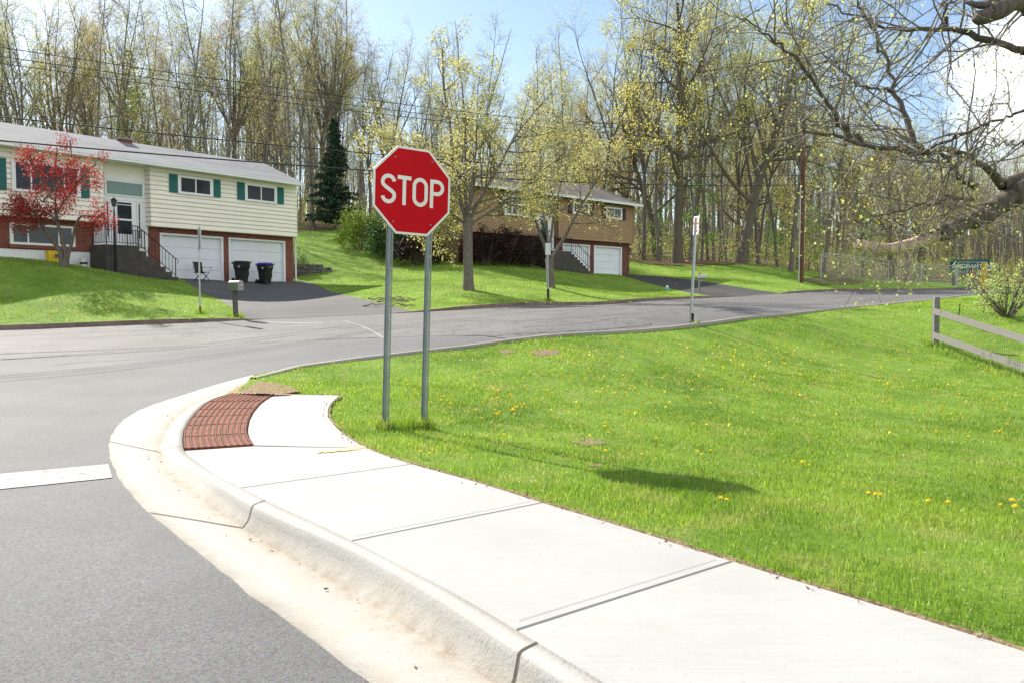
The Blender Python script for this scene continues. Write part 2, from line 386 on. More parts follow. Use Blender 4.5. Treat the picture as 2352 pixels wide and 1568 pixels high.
# kerb and gutter traced on the picture, laid on the road level
C2 = [(1132,1557),(952,1442),(806,1345),(660,1272),(596,1233),(565,1211),(513,1179),(445,1126),(392,1087),(373,1057),(367,1038),(366,1015),(375,989),(396,960),(426,935),(465,914),(504,899),(545,886),(575,873)]
C2Z = [0]*12+[.012,.02,.04,.075,.12,.165,.21]
C3 = [(1148,1467),(1001,1369),(855,1284),(708,1218),(635,1189),(587,1165),(513,1121),(465,1091),(426,1070),(396,1053),(377,1042)]
C3Z = [.125,.125,.125,.125,.122,.12,.10,.07,.045,.028,.016]
C4 = [(1142,1420),(1050,1364),(952,1316),(855,1265),(757,1216),(699,1189),(631,1160),(562,1123),(513,1101),(474,1077),(445,1055),(428,1043),(421,1031)]
C4Z = [.14]*7+[.135,.115,.09,.065,.045,.035]
C4b = [(421,1031),(418,1010),(421,988),(432,966),(449,945),(470,926),(497,913),(533,903)]     # kerb / tactile plates
C4bZ = [.035,.03,.035,.045,.065,.09,.12,.15]
TR = [(583,1021),(572,1003),(568,988),(572,966),(582,946),(598,927),(616,914),(633,905)]       # plates / sidewalk
TRZ = [.05,.055,.06,.075,.095,.12,.145,.165]
def ext0(a, d): a = np.asarray(a, float); v = a[0]-a[1]; v /= np.linalg.norm(v[:2]); return np.concatenate([(a[0]+v*d)[None], a])
def dense(p, n=64, k=8): return soft(resample([tuple(q) for q in p], n), k)
c1 = poly_of(C1, C1Z); c1 = dense(c1); c1 = ext0(c1, 6.0); c1[0,2] = 0
c2 = dense(poly_of(C2, C2Z)); c2 = ext0(c2, 6.0); c2[0,2] = 0
c3 = dense(poly_of(C3, C3Z)); c3 = ext0(c3, 6.0); c3[0,2] = .125
c4 = dense(poly_of(C4, C4Z)); c4 = ext0(c4, 6.0); c4[0,2] = .14
c4b = np.array([tuple(p) for p in poly_of(C4b, C4bZ)])
tr_ = np.array([tuple(p) for p in poly_of(TR, TRZ)])
c5 = dense(poly_of(C5, C5Z)); c5 = ext0(c5, 6.5); c5[0,2] = .14
SWPOLY = np.concatenate([c1[:,:2], c4b[-1:,:2]+[[.05,.1]], c5[::-1,:2]])
def inpoly(poly, x, y):
    poly = np.asarray(poly)[:, :2]; x = np.asarray(x); y = np.asarray(y); c = np.zeros(x.shape, bool); n = len(poly)
    for i in range(n):
        x1, y1 = poly[i]; x2, y2 = poly[(i+1) % n]
        m = ((y1 > y) != (y2 > y)); 
        if y1 != y2: c ^= m & (x < (x2-x1)*(y-y1)/(y2-y1)+x1)
    return c
SEAM_PX = [(0,826),(120,818),(260,808),(420,797),(600,787),(760,779),(860,776),(1000,772),(1110,771),(1200,785)]
SEAM = np.array([tuple(gr(*p))[:2] for p in SEAM_PX])
SEAM[-1] = [np.interp(SEAM[-1,1], NEAR[:,1], NEAR[:,0]), SEAM[-1,1]]
iN = int(np.searchsorted(NEAR[:,1], SEAM[-1,1]))
SEAMX = np.concatenate([[[-18, SEAM[0,1]-1.2], [-46, 0.5]][::-1], SEAM])
STREET = np.concatenate([c1[:,:2], NEAR[:iN], SEAMX[::-1], [[-46,-9.5],[4,-9.5]]])
STREET = np.concatenate([c1[:,:2], NEAR[:iN], SEAM[::-1], [[-18, SEAM[0,1]-1.2],[-15.5,-9.5],[4.5,-9.5]]])
ROAD = np.concatenate([FAR, NEAR[iN:][::-1], SEAM[::-1], [[-18, SEAM[0,1]-1.2],[-48,1.0]]])
# driveways (traced)
D1_PX = [(590,737),(520,706),(470,683),(413,645),(374,638),(655,651),(684,652),(716,655),(760,676),(800,686),(880,704),(960,718)]
D1 = np.array([tuple(gr(*p))[:2] for p in D1_PX]); D1[0,1] -= .25; D1[-1,1] -= .25
D2_PX = [(1640,683),(1560,672),(1480,653),(1428,636),(1340,628),(1365,618),(1440,635),(1530,640),(1640,655),(1720,668),(1800,675)]
D2 = np.array([tuple(gr(*p))[:2] for p in D2_PX]); D2[0,1] -= .3; D2[-1,1] -= .4
EDGE = np.array([(-95,42),(-60,48),(-42,58),(-28,61),(-18,60.5),(-12,60),(-6,66),(3,70),(8,66),(10.5,63),(14,61.5),(17,60.5),(21,61.5),(26,66),(33,74),(50,84),(75,104),(125,130)], float)
def edge_y(x): return np.interp(x, EDGE[:,0], EDGE[:,1])
MOUTHS = [(D1[0]+D1[-1])/2, (D2[0]+D2[-1])/2]; MW = [np.linalg.norm(D1[0]-D1[-1])/2, np.linalg.norm(D2[0]-D2[-1])/2]
def lift(x, y):
    x = np.asarray(x, float); y = np.asarray(y, float)
    far = y > far_y(x) - 3
    l = np.full(x.shape, .11)
    for m, w in zip(MOUTHS, MW):
        d = np.hypot(x-m[0], y-m[1]); l = np.minimum(l, .11*np.clip((d-w+.2)/1.6, 0, 1))
    ln = .11*np.clip((13.0-y)/5.0, 0, 1)
    return np.where(far, l, ln)
def HL(x, y): return H(x, y) + lift(x, y)        # lawn level
def gl(px, py, y0=2.0): return _hit(px, py, HL, y0)  # picture -> lawn

def cdt_regions():
    pts = []; edges = []
    def addline(a, closed=False):
        i0 = len(pts)
        for p in a: pts.append(Vector((float(p[0]), float(p[1]))))
        n = len(a)
        for i in range(n-1): edges.append((i0+i, i0+i+1))
        if closed: edges.append((i0+n-1, i0))
    addline(SWPOLY, True); addline(STREET, True); addline(ROAD, True); addline(D1, True); addline(D2, True); addline(EDGE)
    pts += [Vector(p) for p in ((GX0+1,GY0+1),(GX1-1,GY0+1),(GX1-1,GY1-1),(GX0+1,GY1-1))]
    rng = np.random.default_rng(3)
    for x0,x1,y0,y1,s in ((-18,22,-6,26,.5),(-45,60,26,70,1.1),(-90,-18,-6,26,3),(22,110,-6,26,2.5),(-90,-45,26,70,3),(60,110,26,70,4),(-92,120,70,172,6)):
        gx, gy = np.meshgrid(np.arange(x0,x1,s), np.arange(y0,y1,s))
        q = np.stack([gx.ravel(), gy.ravel()], -1) + rng.uniform(-.25*s, .25*s, (gx.size,2))
        pts.extend(Vector((float(a), float(b))) for a, b in q)
    r = delaunay_2d_cdt(pts, edges, [], 0, 1e-5)
    return np.array([tuple(v) for v in r[0]]), np.array(r[2])
gv, gf = cdt_regions()
cen = gv[gf].mean(1); cx, cy = cen[:,0], cen[:,1]
# a skirt: nothing but whole triangles, each given to the region its middle lies in
r_sw = inpoly(SWPOLY, cx, cy); r_d1 = inpoly(D1, cx, cy) & ~r_sw; r_d2 = inpoly(D2, cx, cy)
r_st = inpoly(STREET, cx, cy) & ~r_sw; r_rd = inpoly(ROAD, cx, cy) & ~r_st & ~r_sw
r_d1 &= ~r_rd; r_d2 &= ~r_rd
rest = ~(r_sw | r_d1 | r_d2 | r_st | r_rd)
r_fl = rest & (cy > edge_y(cx)); r_lawn = rest & ~r_fl
r_far = r_lawn & (cy > far_y(cx) - 3); r_near = r_lawn & ~r_far
def region(name, mask, fn, mat):
    f = gf[mask]; ids, inv = np.unique(f, return_inverse=True); f = inv.reshape(-1,3)
    v = gv[ids]; z = fn(v[:,0], v[:,1])
    a = v[f]; s = (a[:,1,0]-a[:,0,0])*(a[:,2,1]-a[:,0,1])-(a[:,1,1]-a[:,0,1])*(a[:,2,0]-a[:,0,0])
    f[s < 0] = f[s < 0][:, ::-1]
    o = link(name, np_mesh(name, np.c_[v, z], None, f, True, [mat])); tag(o, kind='structure'); return o
region('side_street', r_st, H, M['asphalt_new'])
region('main_road', r_rd, H, M['asphalt_old'])
region('driveway', r_d1, HL, M['asphalt_drive'])
region('black_driveway', r_d2, HL, M['asphalt_black'])
region('lawn', r_near, HL, M['lawn'])
region('far_lawn', r_far, HL, M['lawn'])
region('forest_floor', r_fl, HL, M['floor'])
# the world beyond: one wide sheet of ground reaching the horizon, below the surveyed patch
bm_ = MB()
ring = []
rin = [(GX0+1.5,GY0+1.5),(GX1-1.5,GY0+1.5),(GX1-1.5,GY1-1.5),(GX0+1.5,GY1-1.5)]
k = 96; inner = []; 
for i in range(k):
    t = i/k*4; s_, q = int(t) % 4, t - int(t); a, b = rin[s_], rin[(s_+1) % 4]; inner.append((a[0]+(b[0]-a[0])*q, a[1]+(b[1]-a[1])*q))
vs = []
for (x, y) in inner: vs.append((x, y, float(HL([x],[y])[0]) - .03))
for (x, y), v0 in zip(inner, list(vs)): 
    d = Vector((x-15, y-82)).normalized(); vs.append((x+d.x*160, y+d.y*160, v0[2]*.4-1.0))
for (x, y) in inner:
    d = Vector((x-15, y-82)).normalized(); vs.append((x+d.x*2000, y+d.y*2000, -6.0))
fs = [(j*k+i, j*k+(i+1) % k, (j+1)*k+(i+1) % k, (j+1)*k+i) for j in range(2) for i in range(k)]
tag(bm_.add(vs, fs).build('ground', M['floor'], smooth=True), kind='structure')

# ------------------------------------------------------------------ kerbs, gutter, sidewalk
def strip(name, rails, mat, n=90, dirt=None, smooth=True):
    R = [resample(r, n) for r in rails]; v = np.concatenate(R); m = len(R)
    q = np.array([(j*n+i, j*n+i+1, (j+1)*n+i+1, (j+1)*n+i) for j in range(m-1) for i in range(n-1)])
    me = np_mesh(name, v, q, None, smooth, [mat])
    if dirt is not None: me.attributes.new('dirt','FLOAT','POINT').data.foreach_set('value', np.repeat(np.array(dirt, np.float32), n))
    o = link(name, me); tag(o, kind='structure'); return o
def shift(a, dz): b = np.array(a, float).copy(); b[:,2] += dz; return b
def lerp_rail(a, b, t, n=120): A = resample(a, n); B = resample(b, n); return A*(1-t)+B*t
# gutter pan: from the asphalt to the foot of the kerb, dished a little, worn ragged at the asphalt edge
NP = 120
edge = resample(c1, NP); edge[:,:2] += RNG.normal(0, .006, (NP,2)); edge[:,2] += .006
low = shift(edge, -.05)
pan = [low, edge, shift(lerp_rail(c1, c2, .5, NP), -.004), shift(lerp_rail(c1, c2, .8, NP), -.012), shift(resample(c2, NP), -.016)]
strip('gutter_pan', pan, M['pancon'], NP, [.6,.45,.0,.25,1.0])
# kerb: face, rounded nose, top; dies away into the ramp
cf = np.concatenate([c3, c4b[1:] + np.array([-.10,-.03,-.006])]); 
ct_full = np.concatenate([c4, c4b[1:]])
nose = resample(c2, NP)
def tie(a, ref):   # sample polyline a at the points nearest to the stations of ref
    A = resample(a, 900); idx = []; j = 0
    for p in ref:
        d = np.hypot(A[j:j+160,0]-p[0], A[j:j+160,1]-p[1]); j = j + int(np.argmin(d)); idx.append(j)
    return A[idx]
foot = shift(resample(c2, NP), -.018)
topf = tie(cf, foot); back = tie(ct_full, topf)
r1 = foot*.20 + topf*.80; r1[:,2] = foot[:,2] + (topf[:,2]-foot[:,2])*.66
r2 = topf.copy(); r2[:,:2] = topf[:,:2]*.8 + back[:,:2]*.2; r2[:,2] = topf[:,2] + (back[:,2]-topf[:,2])*.55
r1b = foot*.45 + topf*.55; r1b[:,2] = foot[:,2] + (topf[:,2]-foot[:,2])*.30
r1c = topf*.93 + foot*.07; r1c[:,2] = foot[:,2] + (topf[:,2]-foot[:,2])*.93
r1d = topf.copy(); r1d[:,:2] = topf[:,:2]*.93 + back[:,:2]*.07; r1d[:,2] = topf[:,2] + (back[:,2]-topf[:,2])*.15
r2[:,:2] = topf[:,:2]*.65 + back[:,:2]*.35
strip('kerb', [foot, r1b, r1, r1c, r1d, r2, back, shift(back, -.12)], M['curbcon'], NP, [1,.45,.1,0,0,0,.15,.6])
# silt lying along the foot of the kerb, a thin ragged sheet
s0 = foot[:-14].copy(); ns = len(s0); s1 = s0.copy(); wv = .05 + .05*np.abs(np.convolve(RNG.normal(0,1,ns), np.ones(7)/7, 'same'))
dirn = (edge[:ns,:2]-s0[:,:2]); dirn /= np.linalg.norm(dirn,axis=1)[:,None]; s1[:,:2] += dirn*wv[:,None]; s1[:,2] += .008; s0[:,2] += .010
# transverse joints cut through kerb and gutter
def joint(name, pts, w, mat, dz=.004):
    mb = MB(); 
    for a, b in zip(pts[:-1], pts[1:]):
        a, b = Vector(a), Vector(b); t = (b-a).normalized(); n = Vector((-t.y, t.x, 0)).normalized() if abs(t.z) < .9 else Vector((1,0,0))
        mb.add([a+n*w/2, a-n*w/2, b-n*w/2, b+n*w/2], [(0,1,2,3)])
    for i, v in enumerate(mb.v): mb.v[i] = (v[0], v[1], v[2]+dz)
    return tag(mb.build(name, mat), kind='structure')
jm = plain('dark_joint', (.10,.085,.06,1), .95)  # dark brown tone of the strips drawn along the joints
def station(px, py):
    p = at_z(px, py, 0.0); i = int(np.argmin(np.hypot(foot[:,0]-p.x, foot[:,1]-p.y))); return i
for (px, py) in ((569,1211),(1150,1568)):
    i = station(px, py); up = Vector((0,0,.003)); tg = Vector(foot[min(i+1,NP-1)]-foot[i-1]).normalized()
    line = [Vector(edge[i]), Vector(pan[2][i]), Vector(foot[i])]
    if px < 1000: joint('gutter_joint', line, .012, jm, .005)
    mb = MB(); sec = [foot[i], r1b[i], r1[i], r1c[i], r1d[i], r2[i], back[i]]; hw = tg*.006
    outn = Vector((edge[i][0]-foot[i][0], edge[i][1]-foot[i][1], 0)).normalized()
    off = [outn*.004, outn*.004+Vector((0,0,.003)), outn*.004+Vector((0,0,.003)), outn*.003+Vector((0,0,.004)), Vector((0,0,.004)), Vector((0,0,.004)), Vector((0,0,.004))]
    for a in range(6):
        A, B = Vector(sec[a])+off[a], Vector(sec[a+1])+off[a+1]; mb.add([A-hw, A+hw, B+hw, B-hw], [(0,1,2,3)])
    tag(mb.build('kerb_joint', jm), kind='structure')
i = station(368, 1036)
joint('gutter_joint', [Vector(edge[i]), Vector(pan[2][i]), Vector(foot[i]), Vector(topf[i]), Vector(back[i])], .012, jm, .006)

# sidewalk slabs: each slab its own raised panel with tooled edges, over a dark joint bed
J = {  # joints: left end on the kerb line, right end on the lawn line
 'a': ((423,1034),(842,1029)), 'b': ((570,1117),(945,1065)), 'c': ((800,1242),(1245,1153)), 'd': ((1195,1443),(1683,1288)) }
def sw_z(px, py): return float(np.interp(py, [905,945,990,1030,1060,1117], [.18,.13,.10,.085,.105,.14]))
def chain(a, p, q):  # part of polyline a between the points nearest p and q
    A = resample(a, 1200); i = int(np.argmin(np.hypot(A[:,0]-p[0],A[:,1]-p[1]))); j = int(np.argmin(np.hypot(A[:,0]-q[0],A[:,1]-q[1])))
    s = np.linspace(i, j, 14).astype(int); return A[s]
JL = {k: at_z(*v[0], {'a':.038,'b':.13}.get(k,.14)) for k, v in J.items()}; JR = {k: at_z(*v[1], {'a':.135}.get(k,.14)) for k, v in J.items()}
dl = (JL['d']-JL['c']); drr = (JR['d']-JR['c'])
JL['e'] = JL['d'] + dl*1.02; JR['e'] = JR['d'] + drr*.98; JL['f'] = JL['e']+dl*1.5; JR['f'] = JR['e']+drr*1.5
for kk in 'ef': JL[kk].z = JR[kk].z = .14
def inset(poly, d):
    n = len(poly); out = []
    for i in range(n):
        p0, p1, p2 = Vector(poly[i-1][:2]), Vector(poly[i][:2]), Vector(poly[(i+1) % n][:2])
        e1, e2 = (p1-p0), (p2-p1)
        if e1.length < 1e-6 or e2.length < 1e-6: out.append(Vector(poly[i])); continue
        e1.normalize(); e2.normalize(); n1, n2 = Vector((-e1.y,e1.x)), Vector((-e2.y,e2.x)); m = (n1+n2); 
        m = m.normalized() if m.length > 1e-4 else n1
        c = max(.35, m.dot(n1)); q = p1 + m*(d/c); out.append(Vector((q.x, q.y, poly[i][2])))
    return out
SLABS = []
from mathutils.bvhtree import BVHTree
from mathutils.geometry import tessellate_polygon
def tess(pl, off): return [tuple(i+off for i in t) for t in tessellate_polygon(pl)]
def slab_z(x, y):
    for b in SLABS:
        h = b.ray_cast(Vector((x, y, 5)), Vector((0,0,-1)))
        if h[0] is not None: return h[0].z
    return .13
def area(p): return .5*sum(p[i-1][0]*p[i][1]-p[i][0]*p[i-1][1] for i in range(len(p)))
def panel(poly, name='sidewalk_slab'):
    poly = [Vector(p) for p in poly]
    if area(poly) < 0: poly = poly[::-1]
    mb = MB(); n = len(poly)
    L0 = inset(poly, .006); L1 = inset(poly, .011); L2 = inset(poly, .055); L3 = inset(poly, .066)
    rings = [[p-Vector((0,0,.03)) for p in L0], [p-Vector((0,0,.004)) for p in L0], [p for p in L1], [p for p in L2], [p+Vector((0,0,.0028)) for p in L3]]
    vs = [p for r in rings for p in r]
    fs = [(j*n+i, j*n+(i+1) % n, (j+1)*n+(i+1) % n, (j+1)*n+i) for j in range(4) for i in range(n)] + [tuple(range(4*n, 5*n))]
    SLABS.append(BVHTree.FromPolygons(vs, fs[:-1] + [tuple(f) for f in tess([vs[4*n:5*n]], 4*n)]))
    return tag(mb.add(vs, fs).build(name, M['concrete']), kind='structure')
for kk in 'abcd':
    A_ = resample(c4, 1500); JL[kk] = Vector(A_[int(np.argmin(np.hypot(A_[:,0]-JL[kk].x, A_[:,1]-JL[kk].y)))])
    A_ = resample(c5, 1500); JR[kk] = Vector(A_[int(np.argmin(np.hypot(A_[:,0]-JR[kk].x, A_[:,1]-JR[kk].y)))])
MIDA = at_z(583, 1023.5, .05)
seq = 'abcdef'
for s0_, s1_ in zip(seq[:-1], seq[1:]):
    lft = chain(c4, JL[s0_], JL[s1_]); rgt = chain(c5, JR[s1_], JR[s0_])
    lft[0] = JL[s0_]; lft[-1] = JL[s1_]; rgt[0] = JR[s1_]; rgt[-1] = JR[s0_]
    panel(list(lft) + list(rgt) + ([MIDA] if s0_ == 'a' else []))
tm = at_z(571, 955.5, .085); tmr = at_z(752, 953, .14)
lo_l = chain(tr_, tr_[0], tm); lo_r = chain(c5, tmr, JR['a'])
a0 = JR['a']; panel(list(lo_l[::-1][::-1]) + [Vector(tmr)] + list(lo_r[1:-1]) + [Vector(a0)])
up_l = chain(tr_, tm, tr_[-1]); up_r = chain(c5, c5[-1], tmr)
panel(list(up_l) + list(up_r))
# bed under the slabs
bed_l = np.concatenate([ext0(c4, .1), c4b[1:]]); 
strip('sidewalk_bed', [shift(bed_l, -.075), shift(c5, -.075), shift(c5, -.15)], M['soil'], 90)
e5 = c5.copy(); tg_ = np.gradient(e5[:,:2], axis=0); tg_ /= np.linalg.norm(tg_, axis=1)[:,None]
o5 = e5.copy(); o5[:,:2] += np.c_[tg_[:,1], -tg_[:,0]]*(.008 + .018*np.abs(np.random.default_rng(9).normal(0,1,len(e5))))[:,None]; e5[:,2] -= .012; o5[:,2] += .004
strip('soil_edge', [e5, o5], M['soil'], 120)
# tactile plates
rust = NT('rusted_cast_iron'); v = rust.coord(); a_ = rust.noise(v, 6, 6, .6); b_ = rust.noise(v, 90, 3)
rc = rust.ramp(a_, [(.3,(.15,.058,.036)),(.6,(.225,.090,.058)),(.75,(.28,.125,.08))]); rc = rust.mix(rust.ramp(b_, [(.3,(.35,)*3),(.45,(0,)*3)]), rc, (.12,.04,.02,1)); rust.bump(b_, .3, .003)
M['rust'] = rust.fin(rc, .85, 0, .12)
domem = plain('worn_dome_tops', (.36,.31,.29,1), .8, 0, .2, 40, .15)
tl = resample(c4b, 200); tq = resample(tr_, 200)
cuts = [0, .20, .395, .56, .70, .86, 1.0]
NAMES = ['nearest the orange-sprayed slab', 'second from the orange-sprayed slab', 'third from the orange-sprayed slab', 'fourth from the orange-sprayed slab', 'second from the bare soil', 'farthest, against bare soil']
def plate_pt(u, w, dz):
    f = u*199; i = min(int(f), 198); q = f-i
    a = tl[i]*(1-q)+tl[i+1]*q; b = tq[i]*(1-q)+tq[i+1]*q; p = a*(1-w)+b*w; return Vector((p[0], p[1], p[2]+dz))
for pi, (u0, u1) in enumerate(zip(cuts[:-1], cuts[1:])):
    mb = MB(); ng = 10; g = .006
    us = np.linspace(u0+g, u1-g, ng); ws = np.linspace(.012, .988, 6)
    vs = [plate_pt(u, w, .006) for w in ws for u in us]; fs = [(j*ng+i, j*ng+i+1, (j+1)*ng+i+1, (j+1)*ng+i) for j in range(5) for i in range(ng-1)]
    mb.add(vs, fs)
    bd = [plate_pt(u, ws[0], 0) for u in us] + [plate_pt(us[-1], w, 0) for w in ws[1:]] + [plate_pt(u, ws[-1], 0) for u in us[::-1][1:]] + [plate_pt(us[0], w, 0) for w in ws[::-1][1:-1]]
    nb = len(bd); mb.add([p+Vector((0,0,.006)) for p in bd] + [p-Vector((0,0,.03)) for p in bd], [(i,(i+1) % nb,nb+(i+1) % nb,nb+i) for i in range(nb)])
    top = mb.build('tactile_plate', [M['rust'], domem])
    tag(top, 'rust red cast iron tactile plate with domes, ' + NAMES[pi], 'tactile plate', 'rusty tactile plates set in the sidewalk ramp')
    db = MB(); nd = max(6, int(round((u1-u0)*92)))
    for r in range(11):
        w = .035 + .93*r/10
        for k in range(nd):
            u = u0 + (u1-u0)*(k+.5)/nd; c = plate_pt(u, w, .006); kk = 7
            vs = [c+Vector((math.cos(2*math.pi*j/kk)*rr, math.sin(2*math.pi*j/kk)*rr, zz)) for rr, zz in ((.0135,0),(.0115,.006),(.0075,.0085)) for j in range(kk)]
            fs = [(i*kk+j, i*kk+(j+1) % kk, (i+1)*kk+(j+1) % kk, (i+1)*kk+j) for i in range(2) for j in range(kk)]
            db.add(vs, fs, 0); db.add(vs[2*kk:3*kk], [tuple(range(kk))], 1)
    dome = db.build('dome_rows', [M['rust'], domem], top)
# bare soil beyond the plates
def wobble(pts):
    a = np.array([tuple(p) for p in pts]+[tuple(pts[0])]); a = resample(a, 44)[:-1]; r = np.random.default_rng(len(pts)); c = a.mean(0)
    k = 1 + .22*np.convolve(np.tile(r.normal(0,1,43),3), np.ones(3)/3, 'same')[43:86]
    return c + (a-c)*np.c_[k,k,np.ones(43)]
def sheet(name, pxs, fn, mat, dz=.02, kind='structure', n=1):
    pts = [fn(*p) for p in pxs]; onlawn = fn is not gr; c = sum((Vector(p) for p in pts), Vector())/len(pts)
    if n: pts = [Vector(p) for p in wobble(pts)]
    mb = MB(); m = len(pts); rings = [[c + (p-c)*t for p in pts] for t in (1.0,.7,.35)]
    vs = [Vector((p.x, p.y, float(HL([p.x],[p.y])[0] if onlawn else H([p.x],[p.y])[0])+dz)) for r in rings for p in r] + [Vector((c.x,c.y,float(HL([c.x],[c.y])[0] if onlawn else H([c.x],[c.y])[0])+dz))]
    fs = [(j*m+i, j*m+(i+1) % m, (j+1)*m+(i+1) % m, (j+1)*m+i) for j in range(2) for i in range(m)] + [(2*m+i, 2*m+(i+1) % m, 3*m) for i in range(m)]
    return tag(mb.add(vs, fs).build(name, mat, smooth=True), kind=kind)
SOIL_PX = [(548,902),(570,888),(600,878),(640,882),(672,890),(690,899),(660,904),(600,905)]
sheet('soil_patch', SOIL_PX, gl, M['soil'], .012, n=0)
SOILS = [np.array([tuple(gl(*p))[:2] for p in SOIL_PX])]
for pxs in ([(1215,808),(1255,801),(1295,806),(1275,815),(1230,820)], [(1140,807),(1165,804),(1190,808),(1165,813)], [(1305,1014),(1360,1008),(1405,1018),(1350,1024)], [(1350,1066),(1380,1066),(1385,1071),(1355,1072)]):
    SOILS.append(np.array([tuple(gl(*p))[:2] for p in pxs]))
    sheet('soil_patch', pxs, gl, M['soil'], .006)
# near kerb of the main road: low concrete, its back showing above the lawn
def kerb_run(name, line, w, h, mat, side, mouth=None, drop=.1, zf=H):
    a = resample(line, max(8, int(len(line)*6))); t = np.gradient(a, axis=0); t /= np.linalg.norm(t,axis=1)[:,None]; n = np.c_[-t[:,1], t[:,0]]*side
    z = zf(a[:,0], a[:,1]); hh = np.full(len(a), h)
    if mouth is not None:
        hh = np.minimum(hh, np.maximum(mouth(a[:,0], a[:,1]), 0)); 
    def rail(o, dz): return np.c_[a+n*o, z+dz]
    rails = [rail(0,-.05), rail(0,hh-.015), rail(.015,hh), rail(w-.015,hh), rail(w,hh-.015), rail(w,-drop)]
    m = len(a); v = np.concatenate(rails); q = np.array([(j*m+i, j*m+i+1, (j+1)*m+i+1, (j+1)*m+i) for j in range(5) for i in range(m-1)])
    return tag(link(name, np_mesh(name, v, q, None, False, [mat])), kind='structure')
nk = np.concatenate([c2[-1:,:2], NEAR[1:]])
kerb_run('road_kerb', nk, .14, .045, M['oldcon'], -1, drop=.25)
kerb_run('stone_kerb', FAR, .16, .125, M['stone'], 1, mouth=lambda x, y: lift(x, y)+.012, drop=.1)
# markings and road seams
def ribbon(name, pxs, w, mat, dz=.006, fn=None, fz=H, taper=True, n=24, jit=0.0):
    a = resample([tuple((fn or gr)(*p)) for p in pxs], n); rr = np.random.default_rng(len(pxs)*7+int(pxs[0][0]))
    a[:,:2] += rr.normal(0, jit, (n,2)) if jit else 0
    t = np.gradient(a[:,:2], axis=0); t /= np.linalg.norm(t,axis=1)[:,None]+1e-9; nn = np.c_[-t[:,1], t[:,0]]
    ww = np.full(n, w/2.0); 
    if jit: ww *= rr.uniform(.4, 1.6, n)
    L = a[:,:2]+nn*ww[:,None]; R = a[:,:2]-nn*ww[:,None]
    v = np.r_[np.c_[L, fz(L[:,0],L[:,1])+dz], np.c_[R, fz(R[:,0],R[:,1])+dz]]
    q = np.array([(i, n+i, n+i+1, i+1) for i in range(n-1)])
    return tag(link(name, np_mesh(name, v, q, None, False, [mat])), kind='structure')
q0 = [gr(x, y) for x, y in ((-120,1098),(0,1089),(120,1078),(249,1066),(258,1098),(120,1112),(0,1124),(-120,1136))]
mb = MB(); mb.add([Vector((p.x,p.y,float(H([p.x],[p.y])[0])+.006)) for p in q0], [(0,1,6,7),(1,2,5,6),(2,3,4,5)])
tag(mb.build('stop_line', M['marking']), kind='structure')
ribbon('road_marking', [(790,736),(830,749),(862,765),(880,777)], .06, M['marking_faint'])
ribbon('road_marking', [(598,740),(670,742),(745,743)], .28, M['marking_faint'])
for pxs, w in (([(0,826),(120,818),(260,808),(420,797),(600,787),(760,779),(860,776),(1000,772),(1110,771)], .035), ([(1110,771),(1200,785)], .03), ([(0,782),(200,775),(450,765),(700,756),(900,748),(1150,735)], .022), ([(880,757),(1060,748),(1300,732),(1500,718)], .02),
               ([(1120,774),(1180,768),(1260,765),(1380,757),(1500,745)], .03), ([(1180,768),(1220,779),(1300,772)], .02), ([(60,771),(260,762),(500,753)], .02), ([(1640,716),(1760,708),(1900,700),(2050,690)], .03), ([(1200,752),(1330,744),(1420,731)], .018), ([(120,840),(170,833),(300,826)], .015)):
    ribbon('road_crack', pxs, w, M['crackfill'], .005, n=60, jit=.012)
# orange utility spray marks on the slab
for pxs in ([(729,1040),(742,1035),(752,1038),(768,1036)], [(762,1038),(776,1033),(784,1036),(797,1034)], [(790,1037),(800,1030),(806,1028)], [(802,1035),(812,1031),(822,1036)], [(806,1032),(826,1029),(842,1028)], [(798,1036),(818,1032)]):
    ribbon('spray_mark', pxs, .05, M['orange_paint'], .002, fn=lambda x, y: at_z(x, y, .12), fz=lambda x, y: np.array([slab_z(a, c) for a, c in zip(x, y)]), n=8, jit=.004)
# ------------------------------------------------------------------ house materials
M['cream'] = plain('cream_siding', (.86,.815,.715,1), .55, 0, .04, 1.2)
M['cream_trim'] = plain('cream_trim', (.74,.67,.52,1), .6, 0, .05)
M['tan'] = plain('tan_siding', (.345,.225,.115,1), .6, 0, .07, 1.2)
M['tan_trim'] = plain('tan_trim', (.33,.21,.11,1), .6, 0, .05)
M['white'] = plain('white_paint', (.78,.79,.80,1), .45, 0, .03, 2)
M['door_white'] = plain('garage_white', (.74,.77,.82,1), .5, 0, .04, 1.5)
M['green_shutter'] = plain('green_shutter', (.005,.12,.11,1), .5, 0, .12)
M['plum_shutter'] = plain('plum_shutter', (.035,.012,.022,1), .5, 0, .12)
M['blackmetal'] = plain('black_iron', (.014,.014,.018,1), .45, .3, .2, 20)
M['teal_panel'] = plain('grey_green_panel', (.19,.29,.27,1), .5, 0, .06)
M['curtain'] = plain('net_curtain', (.42,.44,.42,1), .9, 0, .25, 3)
def glassm(name, c, r=.06):
    t = NT(name); v = t.coord(); a = t.noise(v, 1.3, 5, .6, .8)
    return t.fin(t.ramp(a, [(.35, c), (.7, tuple(min(1,x*1.7+.004) for x in c))]), r, 0, .22)
M['glass'] = glassm('window_glass', (.014,.019,.028))
M['glass_lt'] = glassm('pale_window_glass', (.045,.06,.065))
